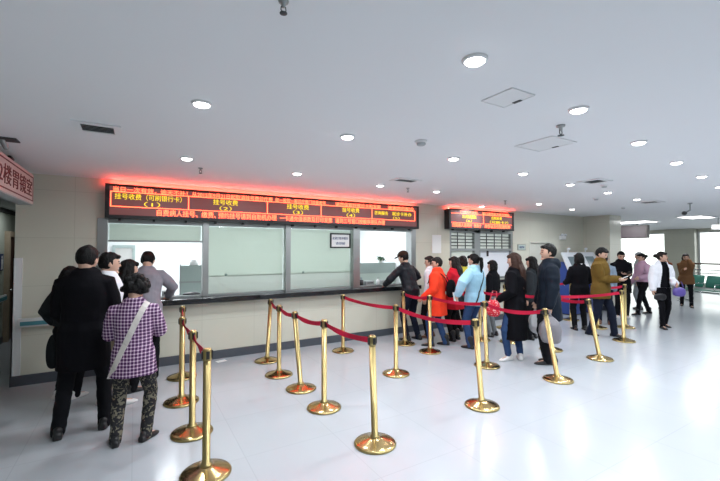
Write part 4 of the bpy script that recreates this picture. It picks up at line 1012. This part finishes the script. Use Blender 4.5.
P13 = person('short person in a black top and grey leggings hidden beyond the long black coat', (6.1, 5.15), 10, 1.48, J('c_black2', .80, thick=.03), ('c_greyleg', .92), ('s_black',), ('bob', 'h_black'), head=(15, 4), build='f')
hair_len['woman in a long black coat with long brown hair seen from behind'] = .40
P14 = person('woman in a long black coat with long brown hair seen from behind', (5.09, 3.87), 14, 1.64, J('c_black', .33, thick=.045, flare=1.10, name='coat', collar=.03), ('c_jeans', .98, .06), ('s_white',), ('long', 'h_brown'), head=(12, 6), build='f', feet=((-.09, .08, 70), (.09, -.03, -60)), hands=((-.21, .17, .93), (.2, .16, .90)))
t = carried(P14, 'fabric_bag', 'red bag with white dots at the side of the long black coat', 'bag'); w = Vector((-.26, .23, .80))
bm = bmesh.new(); bagbody(bm, w, (.055, .11, .13), pinch=.8); obj('body', bm, M['reddot'], t, True)
bm = bmesh.new(); pipe(bm, [w+Vector((0, -.07, .08)), w+Vector((.04, -.03, .26)), w+Vector((.04, .03, .26)), w+Vector((0, .07, .08))], .008); obj('handle', bm, M['reddot'], t)
hair_len['woman with long dark hair and a dark jacket beyond the long black coat'] = .34
P15 = person('woman with long dark hair and a dark jacket beyond the long black coat', (6.55, 4.60), 14, 1.56, J('c_dkgrey', .72, thick=.035, flare=1.05), ('c_black2',), ('s_black',), ('long', 'h_black'), head=(10, 6), build='f')
P16 = person('man in a dark navy coat facing left, holding a grey plastic bag', (5.38, 3.50), 46, 1.775, J('c_navy', .66, thick=.038, flare=1.06, name='coat', collar=.05, hood=True, sleeve=1.15, wr=.012), ('c_black2', 1.02), ('s_black',), ('short', 'h_black'), head=(4, -2), feet=((-.09, .05, 6), (.09, -.05, -4)), hands=((-.24, .05, .78), (.24, .14, .78)), curl=(.9, .9))
def plastic(P, i, m, label, dx=(0, 0, 0), r=(.14, .10, .2)):
    t = carried(P, 'plastic_bag', label, 'bag'); w = P['W'][i]+P['d'][i]*.075+Vector(dx)
    bm = bmesh.new(); bagbody(bm, w+Vector((0, 0, -.06-r[2])), r, pinch=.45)
    me_r = random.Random(5)
    for v in bm.verts:
        n = noise.noise(v.co*14); v.co += (v.co-(w+Vector((0, 0, -.3)))).normalized()*n*.018
    obj('body', bm, M[m], t, True)
    bm = bmesh.new(); z0 = -.12
    tube(bm, [w+Vector((-.04, -.02, z0)), w+Vector((-.012, .0, -.03)), w+Vector((0, .0, .012)), w+Vector((.012, .0, -.03)), w+Vector((.04, .02, z0))], [(.018, .004), (.010, .004), (.008, .005), (.010, .004), (.018, .004)], (0, 1, 0), 8); obj('handle', bm, M[m], t, True)
plastic(P16, 0, 'poly_grey', 'crumpled grey plastic bag in the hand of the man in the navy coat', (-.02, -.01, 0), (.10, .15, .20))
plastic(P16, 1, 'poly_white', 'white plastic bag on the far side of the man in the navy coat', (0, 0, 0), (.12, .10, .18))
# --- right side of the hall
P17 = person('person in a black jacket with a pale collar standing at the blue kiosk', (8.15, 4.60), -40, 1.62, J('c_black', .75, thick=.04, flare=1.03, collar=.03), ('c_black2',), ('s_black',), ('bob', 'h_black'), head=(0, 8), build='f', hands=((-.2, .25, .98), (.2, .25, .98)))
b = bmesh.new(); tube(b, [P17['T']((0, -.015, 1.44))/P17['s'], P17['T']((0, -.01, 1.485))/P17['s']], [.086, .080], (1, 0, 0), 16); P17['wear']('collar', b, 'c_white', None, 1, 0)
P18 = person('man in an olive brown jacket looking at a phone', (8.0, 4.10), -172, 1.745, J('c_olive', .74, thick=.045, flare=1.02, collar=.05, sleeve=1.12, wr=.012), ('c_jeans2', 1.08), ('s_black',), ('short', 'h_black'), head=(0, 24), feet=((-.10, .20, 4), (.10, -.18, -6)), hands=((-.06, .31, 1.13), (.06, .31, 1.13)), palm=((.5, 0, 1), (-.5, 0, 1)), curl=(.5, .5))
slab(P18, 1, 'phone', 'pale phone in the hands of the man in the olive brown jacket', 'phone', (.075, .15, .01), 'white', .10, .5, .035)
P18b = person('person in a grey-blue jacket partly hidden beyond the olive brown jacket', (9.25, 4.66), -60, 1.60, J('c_greyblue', .80, thick=.04, hood=True), ('c_jeans2',), ('s_brown',), ('short', 'h_dkbrown'), head=(0, 4))
P19 = person('man in a black coat and white shoes facing the viewer with a phone', (10.6, 4.93), 128, 1.66, J('c_black', .62, thick=.045, flare=1.05, name='coat', collar=.04, inner=None), ('c_black2', 1.05), ('s_white',), ('short', 'h_black'), head=(0, 18), hands=((-.08, .36, 1.10), (.06, .36, 1.12)), palm=((.5, 0, 1), (-.5, 0, 1)))
slab(P19, 0, 'phone', 'phone in the hands of the man in the black coat and white shoes', 'phone', (.075, .15, .01), 'black', .10, .6, .035)
P20 = person('grey-haired person in a light grey jacket beyond the man in the black coat', (12.5, 5.33), 20, 1.62, J('c_ltgrey', .70, thick=.04), ('c_greyleg', 1.05), ('s_black',), ('bob', 'h_grey'), head=(0, 6), build='f')
P21 = person('woman in a pink sweater with dark hair walking away', (11.6, 4.88), 62, 1.60, J('c_pink', .86, thick=.035, name='sweater', collar=.03), ('c_black2', .98), ('s_black', .06), ('bun', 'h_black'), head=(-10, 6), build='f', feet=((-.10, .24, 6), (.10, -.24, -4)), hands=((-.2, .25, .98), (.24, .12, .80)))
P22 = person('woman in a short white jacket over a black dress, walking with a purple bag', (10.0, 3.84), 142, 1.65, J('c_white', .88, thick=.045, open=.085, inner='c_black', inner_hem=.62, inner_name='dress', collar=.0, sleeve=1.15), ('c_black', .88), ('s_black',), ('bun', 'h_dkbrown'), head=(52, -2), build='f', feet=((-.10, -.10, 6), (.10, .16, -6)), hands=((-.13, .24, .98), (.24, .10, .80)), curl=(.9, .5))
t = carried(P22, 'handbag', 'purple handbag hanging from the arm of the woman in the white jacket', 'bag'); w = P22['W'][0]+Vector((-.04, .03, 0))
bm = bmesh.new(); bagbody(bm, w+Vector((0, 0, -.17)), (.12, .06, .10), pinch=.85); obj('body', bm, M['purple'], t, True)
bm = bmesh.new(); pipe(bm, [w+Vector((-.08, 0, -.07)), w+Vector((-.05, 0, .04)), w+Vector((.05, 0, .04)), w+Vector((.08, 0, -.07))], .008); obj('handle', bm, M['purple'], t)
t = carried(P22, 'small_pouch', 'black pouch held low in front of the woman in the white jacket', 'bag'); w = P22['W'][1]+P22['d'][1]*.07
bm = bmesh.new(); bagbody(bm, w+Vector((-.10, .06, -.08)), (.12, .03, .075), pinch=.95); obj('body', bm, M['black'], t, True)
hair_len['woman in a brown coat raising a hand to her face at the far right'] = .22
P23 = person('woman in a brown coat raising a hand to her face at the far right', (14.25, 4.86), 112, 1.58, J('c_brown', .68, thick=.05, flare=1.06, name='coat', collar=.05), ('c_black2', .95), ('s_black', .08), ('long', 'h_dkbrown'), head=(0, 8), build='f', feet=((-.10, .16, 6), (.10, -.2, -6)), hands=((-.06, .22, 1.40), (.05, .28, 1.12)), poles=((-.2, .3, -1), None))
P24 = person('person in a rust-brown jacket hidden between the white jacket and the brown coat', (13.2, 5.02), 95, 1.60, J('c_rust', .75, thick=.04), ('c_black2',), ('s_black',), ('bob', 'h_dkbrown'), head=(-20, 4), build='f', feet=((-.08, .05, 5), (.08, -.05, -5)))

# ------------------------------------------------------------------ camera, daylight
cam = bpy.data.cameras.new('camera'); co = bpy.data.objects.new('camera', cam); COL.objects.link(co); SC.camera = co
co.location = (0, 0, 1.70); co.rotation_euler = (R(90+1.43), 0, R(-30.6))
cam.sensor_width = 36; cam.lens = 380/720*36; cam.clip_end = 200; cam.clip_start = .05
w = bpy.data.worlds.new('sky'); SC.world = w; w.use_nodes = True
w.node_tree.nodes['Background'].inputs[0].default_value = (1, .985, .985, 1); w.node_tree.nodes['Background'].inputs[1].default_value = 2.6
SC.view_settings.view_transform = 'Standard'; SC.view_settings.look = 'None'; SC.view_settings.gamma = 1; SC.view_settings.exposure = 0.0
SC.cycles.use_denoising = True; SC.cycles.max_bounces = 8; SC.cycles.diffuse_bounces = 5; SC.cycles.sample_clamp_indirect = 6
